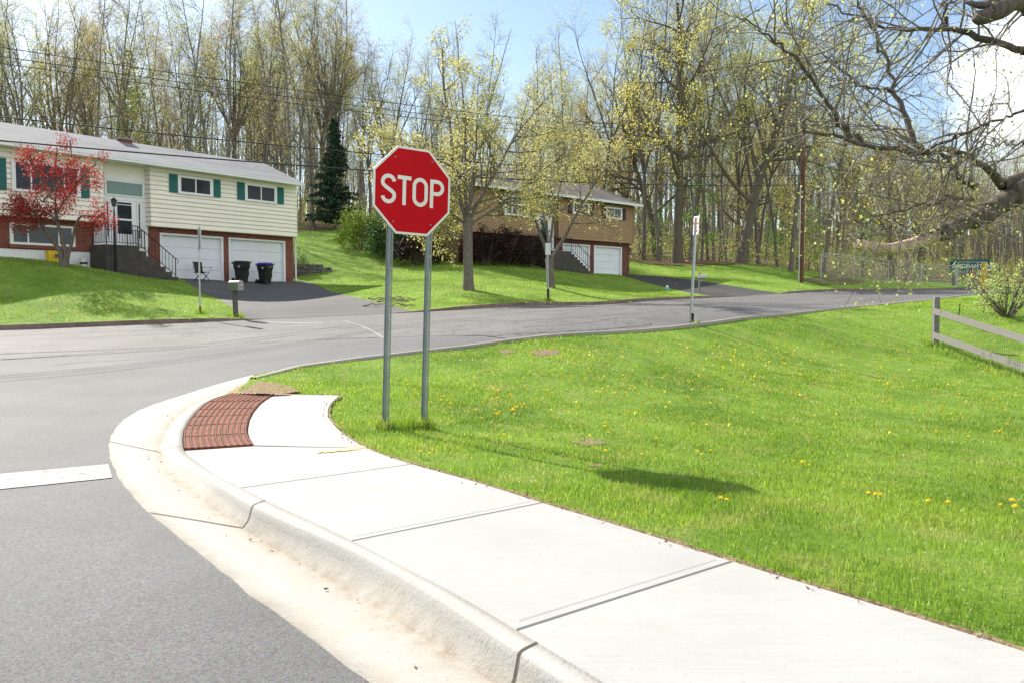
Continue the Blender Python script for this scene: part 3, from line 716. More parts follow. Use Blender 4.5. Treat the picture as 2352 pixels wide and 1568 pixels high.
def brickm(name, c1_, c2_, mo, sc=(1,1,1)):
    t = NT(name); sp = t.n('SeparateXYZ'); t.L.new(t.n('TexCoord').outputs['Object'], sp.inputs[0])
    ax = t.math('ADD', sp.outputs['X'], sp.outputs['Y']); cb = t.n('CombineXYZ'); t.L.new(ax, cb.inputs[0]); t.L.new(sp.outputs['Z'], cb.inputs[1])
    br = t.n('TexBrick', Scale=1.0); t.L.new(cb.outputs[0], br.inputs['Vector'])
    br.inputs['Color1'].default_value = (*c1_,1); br.inputs['Color2'].default_value = (*c2_,1); br.inputs['Mortar'].default_value = (*mo,1)
    br.inputs['Brick Width'].default_value = .21*sc[0]; br.inputs['Row Height'].default_value = .075*sc[1]; br.inputs['Mortar Size'].default_value = .009*sc[2]
    a = t.noise(t.coord(), 3, 4); col = t.mix(1.0, br.outputs['Color'], t.ramp(a, [(.3,(.75,)*3),(.7,(1.15,)*3)]), 'MULTIPLY')
    t.bump(br.outputs['Fac'], -.4, .01); return t.fin(col, .85, 0, .2)
M['brick'] = brickm('red_brick', (.26,.068,.040), (.17,.045,.030), (.20,.15,.13))
M['brick2'] = brickm('dark_red_brick', (.20,.055,.04), (.12,.035,.028), (.16,.12,.11))
M['block'] = brickm('grey_wall_block', (.17,.165,.16), (.11,.105,.105), (.03,.03,.03), (1.8,2.2,1.6))
def shinglem(name, c):
    t = NT(name); br = t.n('TexBrick', Scale=1.0); t.L.new(t.coord(), br.inputs['Vector'])
    br.inputs['Color1'].default_value = (*c,1); br.inputs['Color2'].default_value = (*[x*.86 for x in c],1); br.inputs['Mortar'].default_value = (*[x*.5 for x in c],1)
    br.inputs['Brick Width'].default_value = .32; br.inputs['Row Height'].default_value = .135; br.inputs['Mortar Size'].default_value = .007
    a = t.noise(t.coord((.5,1.4,1)), .9, 6, .65); col = t.mix(1.0, br.outputs['Color'], t.ramp(a, [(.3,(.72,)*3),(.68,(1.12,)*3)]), 'MULTIPLY')
    t.bump(t.noise(t.coord(), 60, 3), .4, .01); return t.fin(col, .9, 0, .2)
M['shingle'] = shinglem('pale_grey_shingles', (.25,.258,.275))
M['shingle2'] = shinglem('brown_grey_shingles', (.17,.155,.145))

class Face:      # facade frame: origin at its right-hand corner, x to the right along the wall, y into the house
    def __init__(s, X, Y, azim):
        a = math.radians(azim); s.o = Vector((X, Y, 0)); s.rz = math.pi/2 - a
        s.ex = Vector((math.sin(a), math.cos(a), 0)); s.ey = Vector((-math.cos(a), math.sin(a), 0))
    def __call__(s, px, py, d=0.0):
        r = ray(px, py); C = Vector((0,0,EYE)); pl = s.o + s.ey*d; t = (pl-C).dot(s.ey)/r.dot(s.ey); p = C + r*t
        return (p-s.o).dot(s.ex), p.z
    def loc(s, p): p = Vector(p)-s.o; return (p.dot(s.ex), p.dot(s.ey))
    def wor(s, x, y, z): return s.o + s.ex*x + s.ey*y + Vector((0,0,z))
def laps(mb, x0, x1, y, z0, z1, n, axis='x', sgn=1, out=.045):
    h = (z1-z0)/n
    for i in range(n):
        a, b = z0+i*h, z0+(i+1)*h; e = b-min(.015, h*.10)
        if axis == 'x': vs = [(x0,y+out*.15,a),(x1,y+out*.15,a),(x1,y+out,e),(x0,y+out,e),(x0,y+out+.03,a),(x1,y+out+.03,a),(x1,y+out+.03,e),(x0,y+out+.03,e)]
        else: o2 = out+math.copysign(.03,out); vs = [(y-sgn*out*.15,x0,a),(y-sgn*out*.15,x1,a),(y-sgn*out,x1,e),(y-sgn*out,x0,e),(y-sgn*o2,x0,a),(y-sgn*o2,x1,a),(y-sgn*o2,x1,e),(y-sgn*o2,x0,e)]
        mb.add(vs, [(0,1,2,3),(4,5,1,0),(3,2,6,7)])
def framed(par, name, x0, x1, z0, z1, y, fw, mats, panes=(), pane_mat=None, hbars=(), proud=.045, label=None):
    """window or glazed opening: the pane part, with its frame as a child"""
    mb = MB(); mb.box(x0+fw*.7, x1-fw*.7, y-proud*.35, y-proud*.35+.012, z0+fw*.7, z1-fw*.7)
    w = mb.build(name, pane_mat or M['glass'], par)
    f = MB(); a, b = y-proud, y+.004
    f.bbox(x0, x0+fw, a, b, z0, z1, .006); f.bbox(x1-fw, x1, a, b, z0, z1, .006)
    f.box(x0+fw, x1-fw, a+.003, b, z0, z0+fw); f.box(x0+fw, x1-fw, a+.003, b, z1-fw, z1)
    f2 = fw*.55
    for p in panes: xm = x0+(x1-x0)*p; f.box(xm-f2/2, xm+f2/2, a+.012, b, z0+fw, z1-fw)
    for p in hbars: zm = z0+(z1-z0)*p; f.box(x0+fw, x1-fw, a+.014, b, zm-f2/2, zm+f2/2)
    for xx0, xx1 in ((x0+fw, x0+fw*1.5),(x1-fw*1.5, x1-fw)): f.box(xx0, xx1, a+.012, b, z0+fw, z1-fw)
    f.build('frame', mats, w); return w
def shutter(par, x0, x1, z0, z1, y, mat):
    mb = MB(); mb.bbox(x0, x1, y-.035, y+.004, z0, z1, .006); b = .05
    n = max(6, int((z1-z0)/.07))
    for i in range(n):
        a = z0+b+(z1-z0-2*b)*i/n; h = (z1-z0-2*b)/n
        if abs(i-n/2) < .6: continue
        mb.add([(x0+b,y-.036,a+h),(x1-b,y-.036,a+h),(x1-b,y-.052,a+.008),(x0+b,y-.052,a+.008)], [(3,2,1,0)])
    return mb.build('shutter', mat, par)
def garage(par, x0, x1, z0, z1, y, rec, pt, pm, rows=4, embossed=False):
    d = MB(); h = (z1-z0)/rows
    for i in range(rows): d.bbox(x0+.02, x1-.02, y+rec, y+rec+.05, z0+i*h+.006, z0+(i+1)*h-.004, .008)
    if embossed:
        for i in range(rows):
            for j in range(4):
                w = (x1-x0-.2)/4; a = x0+.1+j*w+.05; b = a+w-.1
                d.add([(a,y+rec-.004,z0+i*h+.14),(b,y+rec-.004,z0+i*h+.14),(b,y+rec+.006,z0+i*h+h-.14),(a,y+rec+.006,z0+i*h+h-.14)], [(0,1,2,3)])
    g = d.build('garage_door', pm, par)
    f = MB(); f.box(x0-.07, x0+.03, y-.03, y+rec+.05, z0, z1); f.box(x1-.03, x1+.07, y-.03, y+rec+.05, z0, z1); f.box(x0-.07, x1+.07, y-.032, y+rec+.05, z1+.001, z1+.09)
    f.build('door_frame', pt, g); return g
def gable_roof(par, x0, x1, y0, y1, ze, ym, zr, mat, fascia, th=.10):
    mb = MB()
    mb.prism([(y0,ze),(ym,zr),(y1,ze),(y1,ze+th),(ym,zr+th),(y0,ze+th)], 'x', x0, x1)
    r = mb.build('roof', mat, par)
    f = MB(); f.box(x0+.01, x1-.01, y0-.10, y0-.004, ze-.06, ze+.085); f.box(x0+.01, x1-.01, y0-.115, y0-.10, ze+.05, ze+.09)
    f.build('gutter', fascia, r)
    b = MB()
    for xx in (x0-.03, x1): 
        for (ya, za, yb, zb) in ((y0,ze,ym,zr),(ym,zr,y1,ze)): b.prism([(ya,za-.10),(yb,zb-.10),(yb,zb+th*.8),(ya,za+th*.8)], 'x', xx, xx+.03)
    b.build('rake_board', fascia, r)
    return r

# ------------------------------------------------------------------ cream house
F1 = Face(-11.4, 44.0, 36.87)
zA = lambda x, y: (.238*x, 287.1+.238*y)
zB = lambda x, y: (315.8+.2014*x, 373.2+.2014*y)
def f1(zc, x, y, d=0.0): return F1(*zc(x, y), d)
h1 = empty('cream_house', F1.o, F1.rz, 'cream sided split level house over red brick with green shutters', 'house')
BD = .36                                    # upper floor overhangs the brick by this much
xcL = F1(346, 460)[0]                       # left edge of the right-hand wing
zs0 = F1(500, 529.3)[1]; zs1 = F1(620, 415)[1]+.12      # siding from .. to (right wing)
xLW = f1(zA, 1000, 700)[0]                  # right edge of the left-hand wing
XL = -26.0
_rx = F1(697, 428, -.42)[0]
DEP = 2*min(np.arange(2.6, 5.5, .05), key=lambda d: abs(F1(606, 375.5, d)[0] - _rx)); print('house depth', DEP)
zg = 2.36                                   # garage floor
sid = MB()
laps(sid, xcL, 0, 0, zs0, zs1, 14); laps(sid, XL, xLW, 0, zs0, zs1, 14)
laps(sid, 0, BD, xcL, zs0, zs1, 14, 'y', 1)                       # left return of the right wing
sid.box(xcL+.08, -.08, .082, DEP, zs0, zs1); sid.box(XL, xLW-.003, .082, DEP, zs0, zs1); sid.box(xLW-.003, xcL+.03, BD+.02, DEP-.02, 2.6, zs1)
laps(sid, .02, DEP, 0.022, zs0, zs1, 14, 'y', 1, .03)
sid.build('siding_wall', M['cream'], h1)
tr = MB()
for (xa, xb) in ((xcL, 0), (XL, xLW)): tr.box(xa-.004, xb+.004, -.012, BD+.02, zs0-.045, zs0-.002)
tr.build('soffit_board', M['cream_trim'], h1)
# brick storey with its two door openings
g1 = (f1(zB,272,1000,BD)[0], f1(zB,962,1000,BD)[0]); g2 = (f1(zB,1052,1000,BD)[0], f1(zB,1670,1000,BD)[0])
zt = f1(zB,620,838,BD)[1] - .05
bk = MB(); zb = zs0 - .046; xE = f1(zA,1427,1000,BD)[0]
for xa, xb in ((xE, g1[0]-.07), (g1[1]+.07, g2[0]-.07), (g2[1]+.07, -.012)): bk.box(xa, xb, BD, BD+.25, zg-.8, zb)
for xa, xb in ((g1[0]-.07, g1[1]+.07), (g2[0]-.07, g2[1]+.07)): bk.box(xa, xb, BD+.001, BD+.249, zt+.092, zb-.001)
xb1 = f1(zA, 950, 1000, BD)[0]; zf = f1(zA, 300, 1205, BD)[1]
bk.box(XL, xb1, BD, BD+.25, zf, zb); bk.box(-.262, -.012, BD+.25, DEP-.3, zg-.8, zb); bk.box(XL, -.27, DEP-.3, DEP-.05, zg-.8, zb)
bk.build('brick_wall', M['brick'], h1)
MB().box(XL, xb1-.01, BD+.01, BD+.24, 1.6, zf-.002).build('foundation', M['white'], h1)
fl_ = MB(); fl_.box(g1[0]-.1, g2[1]+.1, BD+.3, 5, zg-.2, zg); fl_.box(g1[0]-.1, g2[1]+.1, 4.9, 5, zg, zt); fl_.build('garage_floor', M['oldcon'], h1)
for (a, b) in (g1, g2): garage(h1, a, b, zg-.05, zt, BD, .12, M['white'], M['door_white'])
# upper windows with shutters
for (c, sh) in ((((457,145),(862,193),(457,357),(858,400)), ((363,455),(863,945))), (((1222,233),(1588,282),(1220,440),(1587,478)), ((1138,1221),(1590,1665)))):
    p = [f1(zB, *q) for q in c]; x0 = (p[0][0]+p[2][0])/2; x1 = (p[1][0]+p[3][0])/2; z1 = (p[0][1]+p[1][1])/2; z0 = (p[2][1]+p[3][1])/2
    framed(h1, 'window', x0, x1, z0, z1, 0, .11, M['white'], (.5,))
    for a, b in sh:
        xa, xb = f1(zB, a, 300)[0], f1(zB, b, 300)[0]; shutter(h1, xa, xb, z0+.03, z1-.0, 0, M['green_shutter'])
p = [f1(zA, *q) for q in ((105,325),(772,415),(772,700))]
framed(h1, 'window', p[0][0], p[1][0], p[2][1], (p[0][1]+p[1][1])/2, 0, .10, M['white'], (.27,.75))
for a, b in ((778,860),(-30,60)): shutter(h1, f1(zA,a,500)[0], f1(zA,b,500)[0], p[2][1], (p[0][1]+p[1][1])/2, 0, M['green_shutter'])
p = [f1(zA, *q, BD) for q in ((88,940),(720,985),(720,1185),(88,1145))]
w_ = framed(h1, 'window', p[0][0], p[1][0], (p[2][1]+p[3][1])/2, (p[0][1]+p[1][1])/2, BD, .09, M['white'], (.27,.74), M['glass_lt'])
MB().box(p[0][0]-.05, p[1][0]+.05, BD-.07, BD+.0, (p[2][1]+p[3][1])/2-.14, (p[2][1]+p[3][1])/2-.004).build('sill', M['brick'], w_)
# entrance recess between the wings
ED = BD + .02
ent = [f1(zA,1003,500,ED), f1(zA,1413,530,ED), f1(zA,1200,1165,ED)]
xe0, xe1 = xLW+.005, ent[1][0]; zd0 = f1(zA,1200,1172,ED)[1]; ztop = (ent[0][1]+ent[1][1])/2
s_ = MB(); s_.box(xe0-.3, xe1, ED-.03, ED+.0, zd0, ztop); s_.box(xe0-.3, xe1, ED-.06, ED-.032, ztop-.14, ztop-.001)
zt0 = f1(zA,1200,690,ED)[1]; zt1 = f1(zA,1200,560,ED)[1]
s_.box(xe0-.3, xe1, ED-.055, ED-.032, zt0-.2, zt0-.06)
s_.build('door_surround', M['white'], h1)
framed(h1, 'transom_panel', f1(zA,1003,600,ED)[0], f1(zA,1385,600,ED)[0], zt0-.02, zt1+.06, ED-.03, .06, M['white'], (), M['teal_panel'])
for a, b in ((1008,1056),(1316,1362)): framed(h1, 'side_window', f1(zA,a,900,ED)[0], f1(zA,b,900,ED)[0], zd0+.32, zt0-.25, ED-.03, .05, M['white'], (), M['glass_lt'], (.5,))
dx0, dx1 = f1(zA,1090,900,ED)[0], f1(zA,1302,900,ED)[0]
d_ = MB(); d_.bbox(dx0, dx1, ED-.075, ED-.031, zd0, zt0-.23, .008); door = d_.build('front_door', M['white'], h1)
g_ = MB(); a, b = f1(zA,1125,900,ED)[0], f1(zA,1262,900,ED)[0]; gz0, gz1 = f1(zA,1190,1055,ED)[1], f1(zA,1190,752,ED)[1]
g_.box(a, b, ED-.082, ED-.077, gz0, gz1); g_.build('door_glass', M['glass'], door)
g_ = MB(); zm = f1(zA,1190,915,ED)[1]; g_.box(a-.03, b+.03, ED-.095, ED-.083, zm-.05, zm+.03); g_.box(a, b, ED-.09, ED-.083, gz1-.12, gz1-.09); g_.box(dx1-.13, dx1-.08, ED-.13, ED-.076, zd0+.95, zd0+1.0); g_.build('handle', M['white'], door)
# roof
rx = F1(697, 428, -.42)[0]; ze = F1(690, 428, -.5)[1]; rz_ = F1(606, 375.5, DEP/2)[1]
rf = gable_roof(h1, XL-.3, rx, -.42, DEP+.42, ze+.10, DEP/2, rz_-.10, M['shingle'], M['white'])
c0 = F1(*zA(1140,150), DEP/2); c1_ = F1(*zA(1245,150), DEP/2)
ch = MB(); ch.box(c0[0], c1_[0], DEP/2-.3, DEP/2+.35, rz_-.6, c0[1]+.02); chm = ch.build('chimney', M['brick'], rf)
MB().box(c0[0]-.06, c1_[0]+.06, DEP/2-.36, DEP/2+.41, c0[1]+.021, c0[1]+.12).build('chimney_cap', M['oldcon'], rf)
for i in range(1): pass
tri = MB(); tri.prism([(-.02,zs1-.001),(DEP/2,rz_-.18),(DEP+.02,zs1-.001)], 'x', -.10, -.002); tri.prism([(-.02,zs1-.001),(DEP/2,rz_-.18),(DEP+.02,zs1-.001)], 'x', XL+.0, XL+.1); tri.build('gable_end', M['cream'], h1)
sf = MB(); sf.box(XL, rx-.02, -.40, -.001, ze+.04, ze+.06); sf.box(xLW, xcL, 0, BD, ze+.04, ze+.06); sf.build('soffit', M['white'], h1)
ds = MB(); ds.tube([(.08,-.48,ze+.02),(.08,-.46,ze-.12),(.07,.10,ze-.42),(.07,BD-.08,ze-.6),(.07,BD-.08,zg+.25),(.10,BD-.12,zg+.08),(.5,BD-.9,zg-.03),(.9,BD-1.6,zg-.10)], .045, 6); ds.build('downspout', M['white'], h1)
# stoop: landing, side steps along the wall, iron railing
zl = zd0 - .05; sx0, sx1 = f1(zA,945,1175,-.9)[0]+.25, f1(zA,1330,1200,-.9)[0]
st = MB(); st.bbox(sx0, sx1, -1.05, ED-.07, 1.9, zl, .02); ns_ = 6; run = .30
for i in range(ns_): st.box(sx1+i*run+.001, sx1+(i+1)*run, -1.05+.002*i, ED-.08, 1.9, zl-(i+1)*(zl-zg-.08)/ns_)
st.build('stoop', M['stoopcon'], h1)
rl = MB(); hh = .85; xe_ = sx1+ns_*run
def rail_run(a, b, n):
    a, b = Vector(a), Vector(b); up = Vector((0,0,hh)); lo = Vector((0,0,.10))
    rl.bar(a+up, b+up, .035, .03); rl.bar(a+lo, b+lo, .025, .025)
    for i in range(n+1): p = a.lerp(b, i/n); rl.bar(p+lo if 0 < i < n else p, p+up, .016 if 0 < i < n else .03, .016 if 0 < i < n else .03, up=(0,1,0))
rail_run((sx0+.06,-1.0,zl), (sx1-.04,-1.0,zl), 12); rail_run((sx0+.06,-1.0,zl), (sx0+.06,ED-.2,zl), 9)
rail_run((sx1-.04,-1.0,zl), (xe_-.1,-1.0,zg+.06), 11); rail_run((sx1+.10,ED-.24,zl-.1), (sx1+.9,ED-.24,zl-.1), 6)
rl.tube([(xe_-.1,-1.0,zg+.06+hh),(xe_+.0,-1.0,zg+.02+hh),(xe_+.05,-1.0,zg-.06+hh),(xe_-.02,-1.0,zg-.16+hh)], .015, 6)
rl.build('railing', M['blackmetal'], h1)
# lamp post standing by the stoop
lx, lz = f1(zA, 1110, 1180, -1.25); lb = F1.wor(lx, -1.25, 0); lb.z = float(HL([lb.x],[lb.y])[0]); zt_l = f1(zA,1107,695,-1.25)[1]-lb.z
lp = empty('lamp_post', lb, F1.rz, 'black wrought iron lamp post with a glass lantern beside the stoop', 'lamp post')
mb = MB(); hl = zt_l-.42
mb.lathe([(.07,0),(.07,.05),(.022,.10),(.018,hl*.55),(.018,hl)], 8)
for k in range(4):
    a = k*math.pi/2; mb.tube([(math.cos(a)*.055,math.sin(a)*.055,.1),(math.cos(a)*.055,math.sin(a)*.055,hl*.62),(math.cos(a)*.02,math.sin(a)*.02,hl*.95)], .010, 5)
    for j in range(9): z = .2+j*.2; mb.tube([(math.cos(a)*.055,math.sin(a)*.055,z),(math.cos(a+.8)*.06,math.sin(a+.8)*.06,z+.06),(math.cos(a+1.57)*.055,math.sin(a+1.57)*.055,z+.12)], .006, 4)
mb.build('post', M['blackmetal'], lp)
mb = MB(); mb.lathe([(.05,hl),(.085,hl+.03),(.12,hl+.26)], 6); mb.build('lantern_glass', M['glass_lt'], lp)
mb = MB(); mb.lathe([(.15,hl+.262),(.15,hl+.275),(.06,hl+.34),(.02,hl+.37),(.02,hl+.42)], 6)
for k in range(6): a = k*math.pi/3; mb.tube([(.088*math.cos(a),.088*math.sin(a),hl+.02),(.124*math.cos(a),.124*math.sin(a),hl+.262)], .007, 4)
mb.build('lantern_cap', M['blackmetal'], lp)

# ------------------------------------------------------------------ tan house
F2 = Face(8.55, 58.0, 46.0)
zC = lambda x, y: (1004.9+.2197*x, 373.2+.2197*y)
def f2(x, y, d=0.0): return F2(*zC(x, y), d)
h2 = empty('tan_house', F2.o, F2.rz, 'tan sided split level house with plum shutters behind the two budding yard trees', 'house')
BD2 = .38; XL2 = F2(1053, 450)[0]; DEP2 = 7.4; zs0 = f2(1700, 818)[1]; zg = 3.05
xw = f2(1268, 600)[0]; xr = f2(1040, 600)[0]
ze = f2(2090, 462, -.45)[1]; zs1 = ze + .05
sid = MB(); laps(sid, xw, 0, 0, zs0, zs1, 24, out=.035); laps(sid, XL2, xr, 0, zs0, zs1, 24, out=.035)
laps(sid, 0, DEP2, XL2, zs0-2.4, zs1, 46, 'y', -1, -.03)
laps(sid, 0, BD2+.1, xw, zs0, zs1, 24, 'y', 1, .018)
sid.box(XL2+.08, xr-.003, .075, DEP2, zs0, zs1); sid.box(xw+.08, -.003, .075, DEP2, zs0, zs1); sid.box(xr-.003, xw+.02, BD2+.06, DEP2-.02, 3.4, zs1)
# lapped gable on the sunny end
ridge_x, ridge_z = F2(1418, 452, DEP2/2)
ridge_z = ze + .10 + 1.62
n = 13
for i in range(n):
    a = zs1 + (ridge_z-.1-zs1)*i/n; b = zs1 + (ridge_z-.1-zs1)*(i+1)/n; ta = (a-zs1)/(ridge_z-.1-zs1); wa = (1-ta)*DEP2/2
    sid.add([(XL2-.003,DEP2/2-wa,a),(XL2-.003,DEP2/2+wa,a),(XL2+.018,DEP2/2+wa*.92,b),(XL2+.018,DEP2/2-wa*.92,b),(XL2+.018,DEP2/2-wa,a),(XL2+.018,DEP2/2+wa,a)], [(0,3,2,1),(4,0,1,5)])
sid.prism([(0.05,zs1-.001),(DEP2/2,ridge_z-.12),(DEP2-.05,zs1-.001)], 'x', -.10, -.004); sid.prism([(0.05,zs1-.001),(DEP2/2,ridge_z-.12),(DEP2-.05,zs1-.001)], 'x', XL2+.03, XL2+.12)
sid.build('siding_wall', M['tan'], h2)
tr = MB(); tr.box(xw-.02, xw+.09, -.02, -.0, zs0, zs1-.02); tr.box(-.09, .01, -.02, -.0, zs0, zs1-.02); tr.box(xw, 0, -.012, BD2+.02, zs0-.04, zs0-.002); tr.box(XL2, xr, -.012, BD2+.02, zs0-.04, zs0-.002); tr.box(XL2-.022, XL2+.07, -.022, -.0, zs0, zs1-.02)
tr.build('corner_board', M['tan_trim'], h2)
g1 = (f2(1372,1000,BD2)[0]-.55, f2(1583,1000,BD2)[0]); g2 = (f2(1640,1000,BD2)[0], f2(1918,1000,BD2)[0]); zt = f2(1780,893,BD2)[1]
bk = MB(); zb = zs0-.042
for xa, xb in ((xw+.1, g1[0]-.07), (g1[1]+.07, g2[0]-.07), (g2[1]+.07, -.012)): bk.box(xa, xb, BD2, BD2+.25, zg-.7, zb)
for xa, xb in ((g1[0]-.07, g1[1]+.07), (g2[0]-.07, g2[1]+.07)): bk.box(xa, xb, BD2+.001, BD2+.249, zt+.092, zb-.001)
bk.box(XL2+.03, xr, BD2, BD2+.25, 2.9, zb); bk.box(-.262, -.012, BD2+.25, DEP2-.3, zg-.6, zb); bk.box(XL2+.3, -.27, DEP2-.3, DEP2-.05, zg-.6, zb)
bk.build('brick_wall', M['brick2'], h2)
fl_ = MB(); fl_.box(g1[0]-.1, g2[1]+.1, BD2+.3, 5, zg-.2, zg); fl_.build('garage_floor', M['oldcon'], h2)
for (a, b) in (g1, g2): garage(h2, a, b, zg-.03, zt, BD2, .12, M['white'], M['door_white'], 4, True)
for (c, sh) in ((((1412,412),(1588,434),(1412,538),(1588,558)), ((1365,1410),(1590,1632))), (((1762,462),(1928,482),(1760,585),(1926,604)), ((1718,1760),(1930,1966)))):
    p = [f2(*q) for q in c]; x0 = (p[0][0]+p[2][0])/2; x1 = (p[1][0]+p[3][0])/2; z1 = (p[0][1]+p[1][1])/2; z0 = (p[2][1]+p[3][1])/2
    framed(h2, 'window', x0, x1, z0, z1, 0, .10, M['white'], (.5,), M['glass_lt'] if c[0][0] > 1700 else M['glass'])
    for a, b in sh: shutter(h2, f2(a,500)[0], f2(b,500)[0], z0, z1-.02, 0, M['plum_shutter'])
p = [f2(690,330), f2(950,360), f2(900,575)]
wn_ = framed(h2, 'bay_window', p[0][0], p[1][0], p[2][1], p[0][1], 0, .12, M['white'], (.30,.68), M['glass_lt'], (.55,), proud=.12)
for a, b in ((952,990),(640,686)): shutter(h2, f2(a,450)[0], f2(b,450)[0], p[2][1], p[0][1]-.02, 0, M['plum_shutter'])
# entrance
e0, e1 = xr+.02, xw-.02; zd0 = f2(1180,930,BD2)[1]; ztop = f2(1150,470,BD2)[1]
s_ = MB(); s_.box(e0, e1, BD2+.0, BD2+.05, zd0, zs1-.1); s_.build('door_surround', M['white'], h2)
xm = (e0+e1)/2
d_ = MB(); d_.bbox(xm-.46, xm+.46, BD2-.05, BD2-.002, zd0, zd0+2.1, .01); door = d_.build('front_door', M['white'], h2)
MB().box(xm-.32, xm+.32, BD2-.06, BD2-.052, zd0+.5, zd0+1.95).build('door_glass', M['glass'], door)
MB().box(e0+.15, e1-.15, BD2-.02, BD2-.002, zd0+2.3, zd0+3.0).build('transom_panel', M['glass_lt'], h2)
gable_roof(h2, XL2-.35, .35, -.45, DEP2+.45, ze+.06, DEP2/2, ridge_z, M['shingle2'], M['white'])
# stoop with steps along the wall
zl = zd0-.05; st = MB(); st.bbox(e0-.2, e1+.15, -1.0, BD2-.06, 2.3, zl, .02); sx1 = e1+.15
ns_ = 8
for i in range(ns_): st.box(sx1+i*.27+.001, sx1+(i+1)*.27, -1.0+.002*i, BD2-.07, 2.3, zl-(i+1)*(zl-zg-.02)/ns_)
st.build('stoop', M['stoopcon'], h2)
rl = MB(); xe_ = sx1+ns_*.27
rail_run((e0-.1,-.95,zl), (sx1,-.95,zl), 11); rail_run((sx1,-.95,zl), (xe_,-.95,zg+.05), 11); rail_run((e0-.1,-.95,zl),(e0-.1,.1,zl),7)
rl.build('railing', M['blackmetal'], h2)
# ------------------------------------------------------------------ trees
def barkm(name, c, moss=0.0):
    t = NT(name); a = t.noise(t.coord((7,7,1.4)), 3.2, 5, .6); b = t.noise(t.coord((1,1,1)), .7, 3)
    col = t.ramp(a, [(.32, tuple(x*.45 for x in c)), (.6, c), (.75, tuple(x*1.5 for x in c))])
    if moss: col = t.mix(t.ramp(b, [(.5,(0,0,0)),(.62,(moss,)*3)]), col, (.16,.15,.03,1))
    t.bump(a, .9, .03); return t.fin(col, .9, 0, .15)
M['bark_grey'] = barkm('grey_bark', (.245,.225,.205)); M['bark_brown'] = barkm('brown_bark', (.205,.178,.152)); M['bark_dark'] = barkm('dark_bark', (.17,.145,.12), .3); M['twig'] = barkm('pale_twigs', (.27,.235,.20))
M['bark_limb'] = barkm('mossy_limb_bark', (.135,.115,.097), .4); M['bark_pale'] = barkm('pale_bare_wood', (.55,.43,.31))
def leafm(name, c1, c2, trans=.58, sat=1.0):
    t = NT(name); r = t.n('NewGeometry').outputs['Random Per Island']
    col = t.ramp(r, [(0, tuple(x*.8 for x in c1)), (.5, c1), (1, c2)])
    ob = t.n('ObjectInfo').outputs['Random']; hs = t.n('HueSaturation', Saturation=sat); t.L.new(col, hs.inputs['Color'])
    t.L.new(t.math('ADD', t.math('MULTIPLY', ob, .05), .475), hs.inputs['Hue']); t.L.new(t.math('ADD', t.math('MULTIPLY', ob, .4), .8), hs.inputs['Value'])
    t.fin(hs.outputs['Color'], .6, 0, .2); tr = t.n('BsdfTranslucent'); t.L.new(hs.outputs['Color'], tr.inputs['Color'])
    ms = t.n('MixShader'); ms.inputs[0].default_value = trans; t.L.new(t.b.outputs[0], ms.inputs[1]); t.L.new(tr.outputs[0], ms.inputs[2]); t.L.new(ms.outputs[0], t.out.inputs['Surface']); return t.m
M['lf_yellow'] = leafm('yellow_spring_leaves', (.55,.49,.13), (.69,.61,.20)); M['lf_lime'] = leafm('lime_spring_leaves', (.46,.50,.13), (.60,.61,.22))
M['lf_pale'] = leafm('pale_olive_buds', (.48,.48,.22), (.60,.58,.29)); M['lf_rust'] = leafm('rusty_spring_buds', (.52,.31,.17), (.60,.42,.23))
M['lf_red'] = leafm('red_maple_leaves', (.30,.022,.055), (.50,.085,.13), .42); M['lf_green'] = leafm('fresh_green_leaves', (.17,.31,.04), (.28,.42,.07))
M['lf_spruce'] = leafm('dark_spruce_needles', (.036,.075,.045), (.07,.115,.065), .2); M['lf_juniper'] = leafm('juniper_needles', (.05,.11,.028), (.10,.18,.04), .25)
M['lf_dark'] = leafm('dark_brown_shrub_leaves', (.030,.018,.014), (.06,.035,.025), .2); M['lf_bronze'] = leafm('bronze_maple_leaves', (.52,.49,.19), (.62,.54,.25)); M['lf_ivy'] = leafm('ivy_leaves', (.10,.20,.04), (.16,.28,.08), .3); M['lf_ivy_w'] = leafm('variegated_leaves', (.25,.36,.10), (.55,.6,.35), .3)
